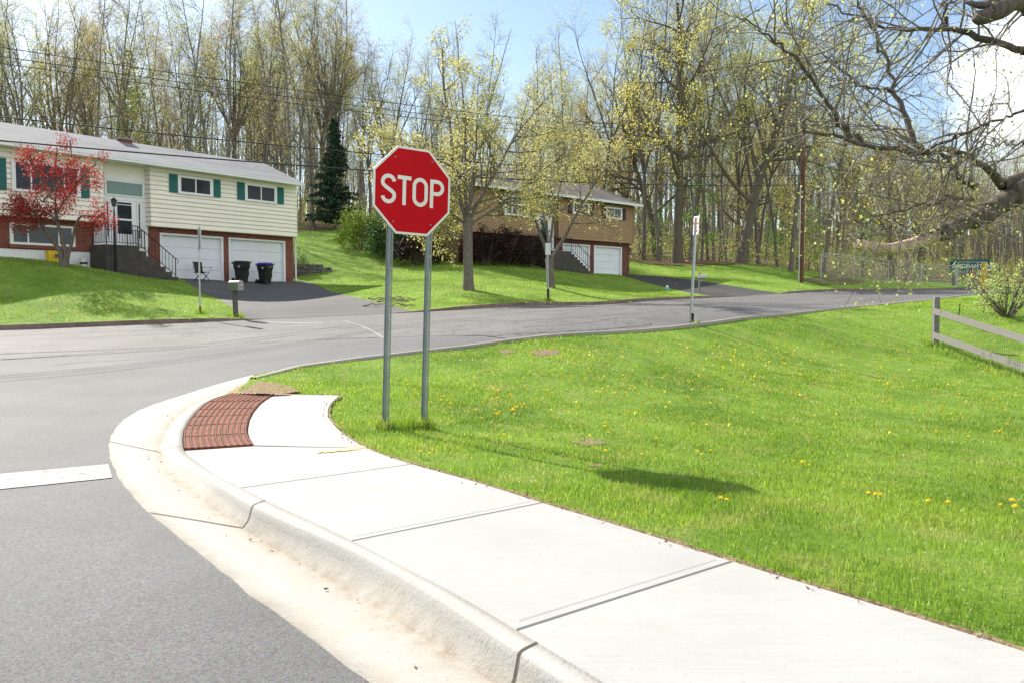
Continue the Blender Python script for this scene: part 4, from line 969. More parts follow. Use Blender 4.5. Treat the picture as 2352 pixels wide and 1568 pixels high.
class TreeB:
    def __init__(s, seed): s.r = np.random.default_rng(seed); s.V = []; s.Q = []; s.n = 0; s.lc = []; s.tips = []
    def tube(s, pts, rad, k):
        pts = np.asarray(pts, float); n = len(pts)
        t = np.gradient(pts, axis=0); t /= np.linalg.norm(t, axis=1)[:,None]+1e-9
        ref = np.array([1.,0,0]) if abs(t[0,0]) < .8 else np.array([0,1.,0])
        a = np.cross(t, ref); a /= np.linalg.norm(a, axis=1)[:,None]+1e-9; b = np.cross(t, a)
        th = np.arange(k)*2*np.pi/k
        v = pts[:,None] + (a[:,None]*np.cos(th)[None,:,None] + b[:,None]*np.sin(th)[None,:,None])*np.asarray(rad)[:,None,None]
        i = np.arange(n-1)[:,None]*k; j = np.arange(k)[None]; j2 = (j+1) % k
        q = np.stack([i+j, i+j2, i+k+j2, i+k+j], -1).reshape(-1,4) + s.n
        s.V.append(v.reshape(-1,3)); s.Q.append(q); s.n += n*k
    def path(s, p, d, L, n, wob, trop=0.0, grav=0.0):
        p = np.array(p, float); d = np.array(d, float); d /= np.linalg.norm(d); out = [p]
        for i in range(n):
            d = d + s.r.normal(0, wob, 3); d[2] += trop - grav*(i/n); d /= np.linalg.norm(d); p = p + d*L/n; out.append(p)
        return np.array(out)
    def side(s, t, ang):       # direction leaving an axis t at an angle
        t = t/np.linalg.norm(t); o = s.r.normal(0,1,3); o -= t*o.dot(t); o /= np.linalg.norm(o); return t*math.cos(ang) + o*math.sin(ang)
    def grow(s, pts, rad, lev, spec):
        sp = spec[lev]; n = sp['n'] if not hasattr(sp['n'],'__len__') else s.r.integers(*sp['n'])
        L0 = np.linalg.norm(np.diff(pts,axis=0),axis=1).sum()
        for i in range(n):
            f = sp['f0'] + (sp.get('f1',.98)-sp['f0'])*(i+s.r.uniform(.1,.9))/n; x = f*(len(pts)-1); k = min(int(x), len(pts)-2); q = x-k
            p = pts[k]*(1-q)+pts[k+1]*q; r = rad[k]*(1-q)+rad[k+1]*q; t = pts[k+1]-pts[k]
            d = s.side(t, math.radians(s.r.uniform(*sp['ang'])))
            if 'up' in sp: d[2] += sp['up']
            shape = sp.get('shape', lambda f: 1-.6*f)(f)
            L = sp['len']*shape*s.r.uniform(.7,1.3)*(L0 if sp.get('rel') else 1)
            r0 = min(r*.75, sp['r']*s.r.uniform(.8,1.2)*max(.5,shape)); ns = sp['seg']; w = s.path(p, d, L, ns, sp['wob'], sp.get('trop',0), sp.get('grav',0))
            rr = np.linspace(r0, r0*sp.get('tip',.25), ns+1); s.tube(w, rr, sp['k'])
            if lev+1 < len(spec): s.grow(w, rr, lev+1, spec)
            if sp.get('leaf'): 
                m = sp['leaf']; fr = s.r.uniform(sp.get('leaf0',.3), 1.0, m)*(ns); kk = np.minimum(fr.astype(int), ns-1); qq = (fr-kk)[:,None]
                s.lc.append(w[kk]*(1-qq)+w[kk+1]*qq + s.r.normal(0, sp.get('spread',.08), (m,3)))
    def trunk_mesh(s, name, mat): return np_mesh(name, np.concatenate(s.V), np.concatenate(s.Q), None, True, [mat])
    def leaf_mesh(s, name, mat, size, aspect=.6, frac=1.0, hang=0.0, mats=None):
        c = np.concatenate(s.lc); 
        if frac < 1: c = c[s.r.random(len(c)) < frac]
        return leaf_cloud(name, c, s.r, size, aspect, mats or [mat], hang)
def leaf_cloud(name, c, r, size, aspect, mats, hang=0.0):
    n = len(c); a = r.normal(0,1,(n,3)); a[:,2] -= hang; a /= np.linalg.norm(a,axis=1)[:,None]
    b = r.normal(0,1,(n,3)); b -= a*(a*b).sum(1)[:,None]; b /= np.linalg.norm(b,axis=1)[:,None]
    sz = size*r.uniform(.55,1.4,n)[:,None]; a = a*sz; b = b*sz*aspect
    v = np.stack([c-a*.5, c+b*.5, c+a*.5, c-b*.5], 1).reshape(-1,3); q = np.arange(4*n).reshape(-1,4)
    mi = r.integers(0, len(mats), n) if len(mats) > 1 else None
    return np_mesh(name, v, q, None, False, mats, mi)
# ---- prototypes of the wood
def forest_proto(seed, Ht, tr, style):
    s = TreeB(seed); r = s.r
    lean = r.normal(0, .05, 2)
    if style == 'slim':      # tall plantation-like stems, ascending twigs in the upper half
        n = 10; w = s.path((0,0,-.6), (lean[0],lean[1],1), Ht, n, .035, .02); rad = tr*np.linspace(1, .12, n+1)**.9; rad[0] *= 1.35
        s.tube(w, rad, 7)
        spec = [dict(n=24, f0=.22, ang=(28,62), len=Ht*.23, r=tr*.34, seg=5, wob=.10, k=4, trop=.06, shape=lambda f: 1.1-.85*f, up=.1),
                dict(n=10, f0=.12, ang=(25,65), len=Ht*.085, r=.019, seg=3, wob=.12, k=3, trop=.06, leaf=4, spread=.12),
                dict(n=4, f0=.15, ang=(20,60), len=Ht*.045, r=.011, seg=2, wob=.12, k=3, trop=.03, leaf=6, spread=.09)]
    elif style == 'fork':    # trunk that splits into a few rising limbs
        n = 6; h0 = Ht*r.uniform(.3,.45); w = s.path((0,0,-.6), (lean[0],lean[1],1), h0+.6, n, .04, .02); rad = tr*np.linspace(1,.75,n+1); rad[0] *= 1.4
        s.tube(w, rad, 8)
        for i in range(r.integers(2,5)):
            d = s.side(np.array([0,0,1.]), math.radians(r.uniform(8,30))); L = (Ht-h0)*r.uniform(.8,1.0)
            b = s.path(w[-1]-np.array([0,0,.15]), d, L, 8, .07, .05); br = tr*.6*np.linspace(1,.08,9); s.tube(b, br, 6)
            s.grow(b, br, 0, [dict(n=12, f0=.10, ang=(25,60), len=Ht*.19, r=tr*.24, seg=5, wob=.10, k=4, trop=.06, shape=lambda f: 1.1-.75*f),
                dict(n=8, f0=.15, ang=(25,60), len=Ht*.08, r=.02, seg=3, wob=.14, k=3, trop=.03, leaf=4, spread=.12),
                dict(n=4, f0=.15, ang=(20,60), len=Ht*.045, r=.011, seg=2, wob=.14, k=3, leaf=6, spread=.09)])
    elif style == 'oak':     # broad crown, thick crooked limbs from low down, hanging catkins
        n = 8; w = s.path((0,0,-.6), (lean[0],lean[1],1), Ht*.8, n, .05, .02); rad = tr*np.linspace(1,.30,n+1); rad[0] *= 1.5
        s.tube(w, rad, 9)
        spec = [dict(n=13, f0=.27, ang=(35,75), len=Ht*.42, r=tr*.48, seg=7, wob=.17, k=6, trop=.07, shape=lambda f: 1.15-.75*f, tip=.15),
                dict(n=8, f0=.2, ang=(25,65), len=Ht*.16, r=tr*.18, seg=4, wob=.18, k=4, trop=.02, shape=lambda f: 1.1-.6*f),
                dict(n=5, f0=.15, ang=(25,65), len=Ht*.065, r=.018, seg=3, wob=.2, k=3, leaf=5, spread=.16),
                dict(n=3, f0=.2, ang=(25,65), len=.7, r=.009, seg=2, wob=.2, k=3, leaf=8, spread=.15)]
        s.grow(w, rad, 0, spec); return s
    elif style == 'sapling':
        n = 5; w = s.path((0,0,-.3), (lean[0]*3,lean[1]*3,1), Ht, n, .09, .03); rad = tr*np.linspace(1,.2,n+1); s.tube(w, rad, 5)
        spec = [dict(n=12, f0=.12, ang=(35,80), len=Ht*.36, r=tr*.4, seg=4, wob=.13, k=3, trop=.03, shape=lambda f: 1-.6*f, leaf=6, spread=.18),
                dict(n=5, f0=.2, ang=(30,70), len=Ht*.13, r=.01, seg=2, wob=.15, k=3, leaf=9, spread=.16)]
        s.grow(w, rad, 0, spec); return s
    if style == 'slim': s.grow(w, rad, 0, spec)
    return s
def make_tree(name, s, bark, leaf, size, label, group, aspect=.5, frac=1.0, hang=0.0, cat='tree', mats=None):
    e = empty(name, (0,0,0), 0, label, cat, group)
    link('trunk', s.trunk_mesh('trunk', bark), e)
    link('crown', s.leaf_mesh('crown', leaf, size, aspect, frac, hang, mats), e)
    return e
def lab_side(x, y):
    if x < -27: return 'behind the left part of the cream house roof'
    if x < -11: return 'behind the right part of the cream house roof'
    if x < -1.5: return 'on the rise between the cream and tan houses'
    if x < 9: return 'behind the tan house roof'
    if x < 20: return 'at the wood edge behind the black driveway'
    return 'beyond the road near the chain link fence'
rf_ = np.random.default_rng(21)
PROT = []
for i in range(4): PROT.append(('slim', forest_proto(100+i, rf_.uniform(19,23), rf_.uniform(.10,.15), 'slim'), 'bark_grey'))
for i in range(3): PROT.append(('fork', forest_proto(200+i, rf_.uniform(18,21), rf_.uniform(.14,.19), 'fork'), 'bark_brown'))
for i in range(2): PROT.append(('oak', forest_proto(300+i, 21, .34, 'oak'), 'bark_dark'))
for i in range(2): PROT.append(('sapling', forest_proto(400+i, rf_.uniform(4.0,6), .04, 'sapling'), 'bark_brown'))
LEAFS = {'slim': ['lf_pale','lf_yellow','lf_lime','lf_rust'], 'fork': ['lf_pale','lf_yellow','lf_lime','lf_rust'], 'oak': ['lf_yellow','lf_yellow'], 'sapling': ['lf_lime','lf_green']}
TRK, CRN = {}, {}
for i, (st_, s, bk_) in enumerate(PROT):
    TRK[i] = s.trunk_mesh('trunk', M[bk_])
    base = s.leaf_mesh('crown', M['lf_pale'], {'slim':.095,'fork':.095,'oak':.115,'sapling':.13}[st_], .6, {'slim':.46,'fork':.52,'oak':.80,'sapling':.9}[st_], {'oak':1.0}.get(st_,0))
    for lf in sorted(set(LEAFS[st_])):
        me = base.copy(); me.materials.clear(); me.materials.append(M[lf]); CRN[(i,lf)] = me
KIND = {'slim': ('slender spring tree', 'tree'), 'fork': ('forked spring tree', 'tree'), 'oak': ('broad oak with yellow catkins', 'tree'), 'sapling': ('low leafy sapling', 'sapling')}
def put_tree(pi, x, y, sc, rz, lf, z=None, extra=None):
    st_ = PROT[pi][0]; zz = float(HL([x],[y])[0])
    nm = {'slim':'slender_tree','fork':'forked_tree','oak':'oak_tree','sapling':'sapling'}[st_]
    colour = {'lf_pale':'pale','lf_yellow':'yellow','lf_lime':'lime','lf_rust':'rusty','lf_green':'green'}[lf]
    where = extra or lab_side(x, y)
    e = empty(nm, (x,y,zz-.05), rz, f"{colour} {KIND[st_][0]} {where}".replace('yellow broad','broad'), KIND[st_][1], f"{colour} {nm.replace('_',' ')}s {where}")
    e.scale = (sc, sc, sc*float(rf_.uniform(.94,1.06)))
    link('trunk', TRK[pi], e); link('crown', CRN[(pi,lf)], e)
    return e
# the wood behind the houses: rows of stems following the edge, thinning out with depth
placed = []
def ok(x, y, dmin):
    for a, b in placed:
        if (a-x)**2 + (b-y)**2 < dmin*dmin: return False
    placed.append((x,y)); return True
def edge_dist(x, y): return y - edge_y(x)
cnt = 0
for attempt in range(9000):
    if cnt >= 235: break
    Y = rf_.uniform(50, 128); X = rf_.uniform(-.72, .72)*Y
    e = edge_dist(X, Y)
    if e < 1.0 or e > 52: continue
    # pull most of them towards the edge
    if rf_.random() > math.exp(-e/26): continue
    if X < -14 and Y < 70 + (-14-X)*.2 and Y < 78: 
        if rf_.random() < .55: continue
    sky_gap = abs(X/Y - (-.06)) < .10 and e > 14
    if sky_gap and rf_.random() < .6: continue
    if not ok(X, Y, 1.9 if X < 10 else 2.3): continue
    right = X > 8
    if right and rf_.random() < .22: continue
    if right: pi = int(rf_.choice([7,8,4,5,6,0,1,2,3], p=[.07,.07,.12,.12,.12,.125,.125,.125,.125]))
    else: pi = int(rf_.choice([0,1,2,3,4,5,6], p=[.18,.18,.18,.18,.09,.09,.10]))
    st_ = PROT[pi][0]
    if st_ == 'oak': lf = 'lf_yellow'
    else:
        px = X/Y
        pr = [.32,.22,.40,.06] if px > -.35 else [.42,.16,.32,.10]
        lf = str(rf_.choice(['lf_pale','lf_yellow','lf_lime','lf_rust'], p=pr))
    sc = rf_.uniform(.78, 1.12)
    if abs(X/Y + .06) < .14: sc *= .80
    if X/Y < -.5: sc *= .95
    if X/Y > .42: sc *= .8
    put_tree(pi, X, Y, sc, rf_.uniform(0, 6.28), lf); cnt += 1
print('forest trees', cnt)
# large trees one can point to at the wood's edge on the right
for px, py, Y, pi, sc, rz in ((1555,602,63,7,1.12,.4),(1700,604,62,8,1.15,2.2),(1478,600,66,4,1.1,1.0),(1515,600,65,2,1.0,3),(1640,603,64,0,.95,.3),(1745,606,63,6,1.0,4),(1815,618,60,5,1.0,5),(1610,602,67,1,1.05,1)):
    p = at(px, py, Y); put_tree(pi, p.x, p.y, sc, rz, 'lf_yellow' if pi in (7,8) else 'lf_pale', extra='right at the wood edge beside the black driveway')
# saplings and low growth along the edge
ns2 = 0
for attempt in range(3000):
    if ns2 >= 55: break
    X = rf_.uniform(-16, 48); Y = edge_y(X) + rf_.uniform(.8, 16)
    if not ok(X, Y, 1.0): continue
    pi = int(rf_.choice([9,10])); put_tree(pi, X, Y, rf_.uniform(.6,1.25), rf_.uniform(0,6.28), str(rf_.choice(['lf_lime','lf_green'], p=[.7,.3]))); ns2 += 1
# far wood: the mass of stems and spring haze of twigs that can no longer be told apart
s = TreeB(55); rr = s.r
for i in range(2000):
    X = rr.uniform(-110, 115); Y = rr.uniform(108, 168) + max(0, X-20)*.1; z = float(H([X],[Y])[0]); h = rr.uniform(10,20)*(1.15 if X/Y < -.2 else 1)*(.66 if abs(X/Y+.06) < .15 else 1)
    w = s.path((X,Y,z-.5), (rr.normal(0,.06),rr.normal(0,.06),1), h, 4, .05, .02); rad = rr.uniform(.08,.19)*np.array([1,.85,.6,.35,.1]); s.tube(w, rad, 4)
    s.grow(w, rad, 0, [dict(n=6, f0=.25, ang=(25,60), len=h*.26, r=.045, seg=3, wob=.12, k=3, trop=.05, leaf=7, spread=.9), dict(n=4, f0=.15, ang=(25,60), len=h*.10, r=.018, seg=2, wob=.15, k=3)])
o = link('far_wood', s.trunk_mesh('far_wood', M['bark_grey'])); tag(o, 'far wood of bare grey stems rising beyond the nearer trees', 'wood', kind='stuff')
o = link('far_wood_foliage', s.leaf_mesh('far_wood_foliage', M['lf_pale'], .20, .55, .9, 0, [M['lf_pale'],M['lf_lime'],M['lf_yellow']])); tag(o, 'thin spring leaf of the far wood beyond the nearer trees', 'foliage', kind='stuff')
# undergrowth
c = []
for i in range(2600):
    X = RNG.uniform(-40, 70); Y = edge_y(X) + RNG.exponential(14) + .6; z = float(H([X],[Y])[0]); 
    c.append(np.array([X,Y,z]) + RNG.normal(0, 1, (14,3))*np.array([.55,.55,.35]) + np.array([0,0,RNG.uniform(.2,1.9)]))
for i in range(3600):
    X = RNG.uniform(-60, 85); Y = edge_y(X) + RNG.uniform(3, 48); z = float(H([X],[Y])[0]); hh = RNG.exponential(2.6)
    if X < 4: hh *= .8
    c.append(np.array([X,Y,z]) + RNG.normal(0, 1, (16,3))*np.array([.95,.95,.7]) + np.array([0,0,.4+min(hh,8)]))
o = link('undergrowth', leaf_cloud('undergrowth', np.concatenate(c), RNG, .145, .6, [M['lf_lime'],M['lf_green'],M['lf_pale'],M['lf_rust'],M['lf_lime']])); tag(o, 'low green undergrowth along the floor of the wood', 'undergrowth', kind='stuff')

# ---- the two budding trees in the tan house's front yard
s = TreeB(71)
b0 = gl(1076, 666); 
Hh = 11.9
w = s.path((0,0,-.4), (-.01,0,1), 3.4, 5, .025, 0); rad = np.array([.34,.24,.215,.205,.205,.22]); s.tube(w, rad, 10)
forks = [((-.16,.1,1), 7.9, .15), ((.52,.1,1), 7.4, .13), ((.15,-.45,1), 6.4, .09), ((-.75,.0,.8), 6.2, .10), ((.95,.2,.6), 6.2, .09), ((-1,-.1,.42), 2.6, .05), ((.1,.7,.6),5,.08), ((-.8,.3,.6),5,.07)]
mspec = [dict(n=17, f0=.10, ang=(30,72), len=.36, rel=True, r=.042, seg=5, wob=.12, k=4, trop=.05, shape=lambda f: 1.1-.6*f),
         dict(n=9, f0=.12, ang=(28,65), len=.95, r=.014, seg=3, wob=.16, k=3, trop=.03, leaf=7, spread=.16),
         dict(n=3, f0=.2, ang=(25,60), len=.45, r=.007, seg=2, wob=.16, k=3, leaf=11, spread=.10, leaf0=.3)]
for d, L, r0 in forks:
    b = s.path(w[-1]-np.array([0,0,.3 if d[2] > .5 else .9]), d, L, 8, .11, .035); br = r0*.74*np.linspace(1,.1,9); s.tube(b, br, 7); s.grow(b, br, 0, mspec)
for dx, L in ((-.25,10.3),(.33,10.9)):       # two dead leaders standing above the crown
    b = s.path(w[-1], (dx*.5,.05,1), L*.80, 9, .05, .01); s.tube(b, .07*np.linspace(1,.15,10), 5)
    s.grow(b[4:], .05*np.linspace(1,.15,6), 0, [dict(n=5, f0=.35, ang=(30,55), len=.9, r=.02, seg=3, wob=.15, k=3, trop=.05)])
yt = make_tree('yard_tree', s, M['bark_brown'], M['lf_lime'], .085, 'taller budding yard tree with thick straight trunk and two dead leaders on top', 'budding trees in front of the tan house', .7, .50, mats=[M['lf_lime'],M['lf_pale'],M['lf_bronze'],M['lf_yellow']])
yt.location = b0
s = TreeB(72); b1 = gl(1267, 661)
w = s.path((0,0,-.4), (-.03,0,1), 1.75, 4, .02, 0); s.tube(w, np.array([.26,.2,.185,.18,.19]), 9)
for d, L, r0 in [((-.30,.0,1),5.8,.12),((.55,-.1,1),5.9,.11),((.02,.3,1),6.6,.11),((-.12,-.25,1),4.6,.07)]:
    b = s.path(w[-1]-np.array([0,0,.2]), d, L, 8, .07, .04); br = r0*.78*np.linspace(1,.12,9); s.tube(b, br, 7); s.grow(b, br, 0, [dict(n=10, f0=.3, ang=(35,75), len=.36, rel=True, r=.04, seg=5, wob=.13, k=4, trop=.01, shape=lambda f: 1.1-.6*f)]+mspec[1:])
yt2 = make_tree('yard_tree', s, M['bark_brown'], M['lf_bronze'], .085, 'smaller budding yard tree forking low into wide limbs before the tan house door', 'budding trees in front of the tan house', .7, .5, mats=[M['lf_bronze'],M['lf_pale'],M['lf_lime']])
yt2.location = b1
# ---- red japanese maple before the cream house
s = TreeB(81); b2 = gl(146, 613)
f1p = lambda px, py: at(px, py, b2.y+.0) - b2
stems = [[(146,613),(140,585),(118,555),(100,530),(80,500),(45,460)], [(147,612),(150,580),(140,545),(128,510),(122,470),(118,400),(125,340)], [(149,612),(158,575),(166,545),(170,505),(180,495),(205,498),(230,492)], [(128,510),(150,470),(185,420),(225,380)], [(80,500),(50,490),(15,480)], [(120,460),(85,400),(60,350)], [(122,470),(160,430),(190,370),(185,330)], [(118,555),(90,520),(60,510),(30,470)]]
mp_ = [dict(n=9, f0=.3, ang=(35,75), len=1.0, r=.022, seg=4, wob=.18, k=4, trop=-.01), dict(n=6, f0=.2, ang=(30,70), len=.45, r=.010, seg=3, wob=.2, k=3, leaf=9, spread=.11), dict(n=3, f0=.2, ang=(30,70), len=.28, r=.005, seg=2, wob=.2, k=3, leaf=10, spread=.09)]
for i, stp in enumerate(stems):
    pts = [np.array(f1p(*q)) for q in stp]; dy = s.r.uniform(-.8,.8) if i > 0 else 0.3
    pts = [p + np.array([0, dy*(j/len(pts)) if i not in (3,4,6) else dy, 0]) for j, p in enumerate(pts)]
    pts = resample(pts, 12)[:, :3]; pts += s.r.normal(0,.015,pts.shape)
    if i in (0,1,2): pts[0,2] -= .2
    r0 = [.10,.09,.065,.04,.03,.03,.035,.03][i]; rd = np.linspace(r0, .02, 12)
    if i < 3: rd[0] *= 1.5
    s.tube(pts, rd, 7); s.grow(pts, rd, 0, [dict(mp_[0], f0=.45 if i < 3 else .2)]+mp_[1:])
rm = make_tree('red_maple', s, M['bark_dark'], M['lf_red'], .07, 'small red leaved maple with twisted stems on the lawn before the cream house', None, .7, .55); rm.location = b2
for k in ('group',): 
    if k in rm: del rm[k]
# ---- dark spruce between the houses
def spruce(name, loc, h, rad, label, seed, mat, dens=1.0):
    s = TreeB(seed); r = s.r; w = s.path((0,0,-.3), (0,0,1), h, 10, .008, 0); s.tube(w, h*.014*np.linspace(1.2,.1,11), 7); cs = []
    z = h*.06
    while z < h*.97:
        f = z/h; L = rad*(1-f)**.85*r.uniform(.85,1.12)+.12
        for k in range(int(r.integers(6,9))):
            a = r.uniform(0, 6.28); Lk = L*r.uniform(.65,1.15); p = s.path((0,0,z), (math.cos(a),math.sin(a),.25), Lk, 5, .05, 0, .16); s.tube(p, .03*np.linspace(1,.2,6)*(1.2-f), 3)
            m = int(40*dens*Lk)+12; t = r.uniform(.15,1.03,m)*5; kk = np.minimum(t.astype(int),4); q = (t-kk)[:,None]; c = p[kk]*(1-q)+p[kk+1]*q
            wd = .22*(1.15-t/5)[:,None]*min(1.3,Lk); n2 = np.array([-math.sin(a),math.cos(a),0]); c = c + n2*r.normal(0,1,(m,1))*wd + np.array([0,0,-1])*np.abs(r.normal(0,.07,(m,1))); cs.append(c)
        z += h*r.uniform(.022,.034)
    s.lc = cs; e = empty(name, loc, 0, label, 'tree'); link('trunk', s.trunk_mesh('trunk', M['bark_dark']), e); link('crown', s.leaf_mesh('crown', mat, .26, .42, 1, .4), e); return e
p = at(770, 528, 61); p.z = float(HL([p.x],[p.y])[0]); hsp = (528-272)/1890*61
spruce('spruce_tree', p, hsp, 2.0, 'dark pointed spruce standing between the two houses', 91, M['lf_spruce'], .85)
p = at(300, 340, 84); p.z = float(HL([p.x],[p.y])[0]); pt_ = at(325, 105, 84)
spruce('pale_pine', p, pt_.z-p.z, 4.4, 'tall soft pale green pine rising behind the cream house chimney', 92, M['lf_lime'], .35)
# ---- shrubs
def shrub(name, loc, rx, ry, h, n, mat, size, label, seed, bark='bark_brown', stems=9, clump=.28, group=None, frac=1.0, low=.15):
    s = TreeB(seed); r = s.r; cs = []
    for k in range(stems):
        a = r.uniform(0,6.28); rr_ = r.uniform(.2,.9); tip = np.array([math.cos(a)*rx*rr_, math.sin(a)*ry*rr_, h*r.uniform(.55,.95)]); p = s.path((tip[0]*.12,tip[1]*.12,-.15), tip, np.linalg.norm(tip), 6, .08, 0)
        rd = np.linspace(.035,.008,7); s.tube(p, rd, 4); s.grow(p, rd, 0, [dict(n=6, f0=.3, ang=(30,70), len=h*.3, r=.012, seg=3, wob=.2, k=3, leaf=2, spread=.1)])
    while sum(len(c) for c in cs) < n:
        u = r.normal(0,1,3); u /= np.linalg.norm(u); u[2] = abs(u[2]); q = r.uniform(.45,1)**.6
        c = np.array([u[0]*rx*q, u[1]*ry*q, low*h+u[2]*h*(1-low)*q])*(1+.18*math.sin(u[0]*7+seed)*math.cos(u[1]*6)); cs.append(c + r.normal(0, clump*.5, (26,3)))
    s.lc = cs if frac else s.lc; e = empty(name, loc, 0, label, 'shrub', group); link('stems', s.trunk_mesh('stems', M[bark]), e); link('foliage', s.leaf_mesh('foliage', mat, size, .55, 1), e); return e
def base(px, py, Y): p = at(px, py, Y); p.z = float(HL([p.x],[p.y])[0]); return p
shrub('leafy_shrub', base(828, 535, 52), 1.7, 1.4, 2.3, 5200, M['lf_green'], .13, 'bright green leafy shrub left of the red stop sign', 31)
shrub('juniper', base(905, 560, 49), 1.9, 1.6, 2.6, 6500, M['lf_juniper'], .15, 'dark green spreading juniper behind the stop sign posts', 32, 'bark_dark')
shrub('dark_bush', base(962, 575, 46.5), 1.5, 1.1, 2.0, 5000, M['lf_dark'], .12, 'dark leafless looking bush between the stop sign posts', 33, 'bark_dark')
for i, (px, py, Y, rx, h, lb) in enumerate(((1115,598,46.8,1.0,1.6,'purple brown bush just right of the thick tree trunk'),(1165,602,48,1.1,1.75,'purple brown bush in the middle of the bed below the bay window'),(1215,606,49.2,1.0,1.5,'purple brown bush nearest the tan house steps'))):
    shrub('purple_bush', base(px, py, Y), rx*1.4, 1.0, h*1.22, 5600, M['lf_dark'], .10, lb, 40+i, 'bark_dark', group='bushes in the bed before the tan house')
shrub('conifer_bush', base(1246, 570, 51.5), .45, .45, 2.6, 2200, M['lf_spruce'], .12, 'narrow dark conifer bush beside the tan house entrance', 45, 'bark_dark', low=.05)
# ---- snowball bush at the right edge
s = TreeB(51); b3 = gl(2312, 728)
for k in range(16):
    a = s.r.uniform(0,6.28); d = np.array([math.cos(a)*.8, math.sin(a)*.8, s.r.uniform(.7,1.6)]); p = s.path((0,0,-.1), d, s.r.uniform(1.3,2.3), 7, .10, .02); rd = np.linspace(.035,.008,8); s.tube(p, rd, 5)
    s.grow(p, rd, 0, [dict(n=7, f0=.25, ang=(30,75), len=.75, r=.014, seg=4, wob=.2, k=4, trop=.03), dict(n=4, f0=.3, ang=(30,70), len=.3, r=.006, seg=2, wob=.2, k=3, leaf=12, spread=.045, leaf0=.6)])
sb = empty('budding_bush', b3, 0, 'twiggy bush of pale green leaf clusters behind the wooden fence', 'shrub'); link('stems', s.trunk_mesh('stems', M['bark_brown']), sb); link('foliage', s.leaf_mesh('foliage', M['lf_ivy_w'], .055, .7, .5, 0, [M['lf_lime'],M['lf_ivy_w'],M['lf_bronze']]), sb)
_iv = F1.wor(1.1, 1.9, 0); _iv.z = float(HL([_iv.x],[_iv.y])[0]) + .35
shrub('low_ivy', _iv, 1.1, .8, .75, 2200, M['lf_ivy_w'], .10, 'variegated ivy spilling over the block wall beside the garage', 61, stems=4)

# ---- the big tree at the right: its trunk stands out of the picture, its limbs reach in
s = TreeB(61); zE = lambda x, y: (1493.0+.365*x, .365*y); zD = lambda x, y: (1493.0+.4030*x, 229.7+.4030*y)
def limb(pxs, y0, y1, r0, r1, k=8, n=26, wob=.012):
    m = len(pxs); pts = np.array([tuple(at(px, py, y0+(y1-y0)*i/(m-1))) for i, (px, py) in enumerate(pxs)]); d = resample(pts, n)[:, :3]
    d = soft(d, 2); d[1:-1] += s.r.normal(0, wob, (n-2,3)); rd = np.linspace(r0, r1, n)*(1+.16*np.convolve(s.r.normal(0,1,n), np.ones(3)/3, 'same')); s.tube(d, rd, k); return d, rd
twig = [dict(n=13, f0=.05, ang=(30,75), len=.85, r=.010, seg=6, wob=.17, k=4, trop=.01, tip=.35, shape=lambda f: 1.0-.3*f), dict(n=6, f0=.15, ang=(30,75), len=.42, r=.005, seg=4, wob=.22, k=3, tip=.5, leaf=1, leaf0=.95, spread=.004), dict(n=2, f0=.2, ang=(30,70), len=.17, r=.003, seg=3, wob=.2, k=3, tip=.6, leaf=2, leaf0=.93, spread=.004)]
TX, TY = 7.6, 8.6; tz = float(HL([TX],[TY])[0])
tk = np.array([(TX,TY,tz-.4),(TX-.03,TY,tz+1.0),(TX-.1,TY-.05,tz+2.2),(TX-.2,TY-.1,tz+3.2),(TX-.15,TY-.1,tz+4.6),(TX,TY,tz+6.4),(TX+.2,TY,tz+8.2)]); s.tube(resample(tk,14)[:, :3], np.linspace(.42,.18,14), 12)
def from_trunk(z, y): return (TX-.15, TY-.1, z)
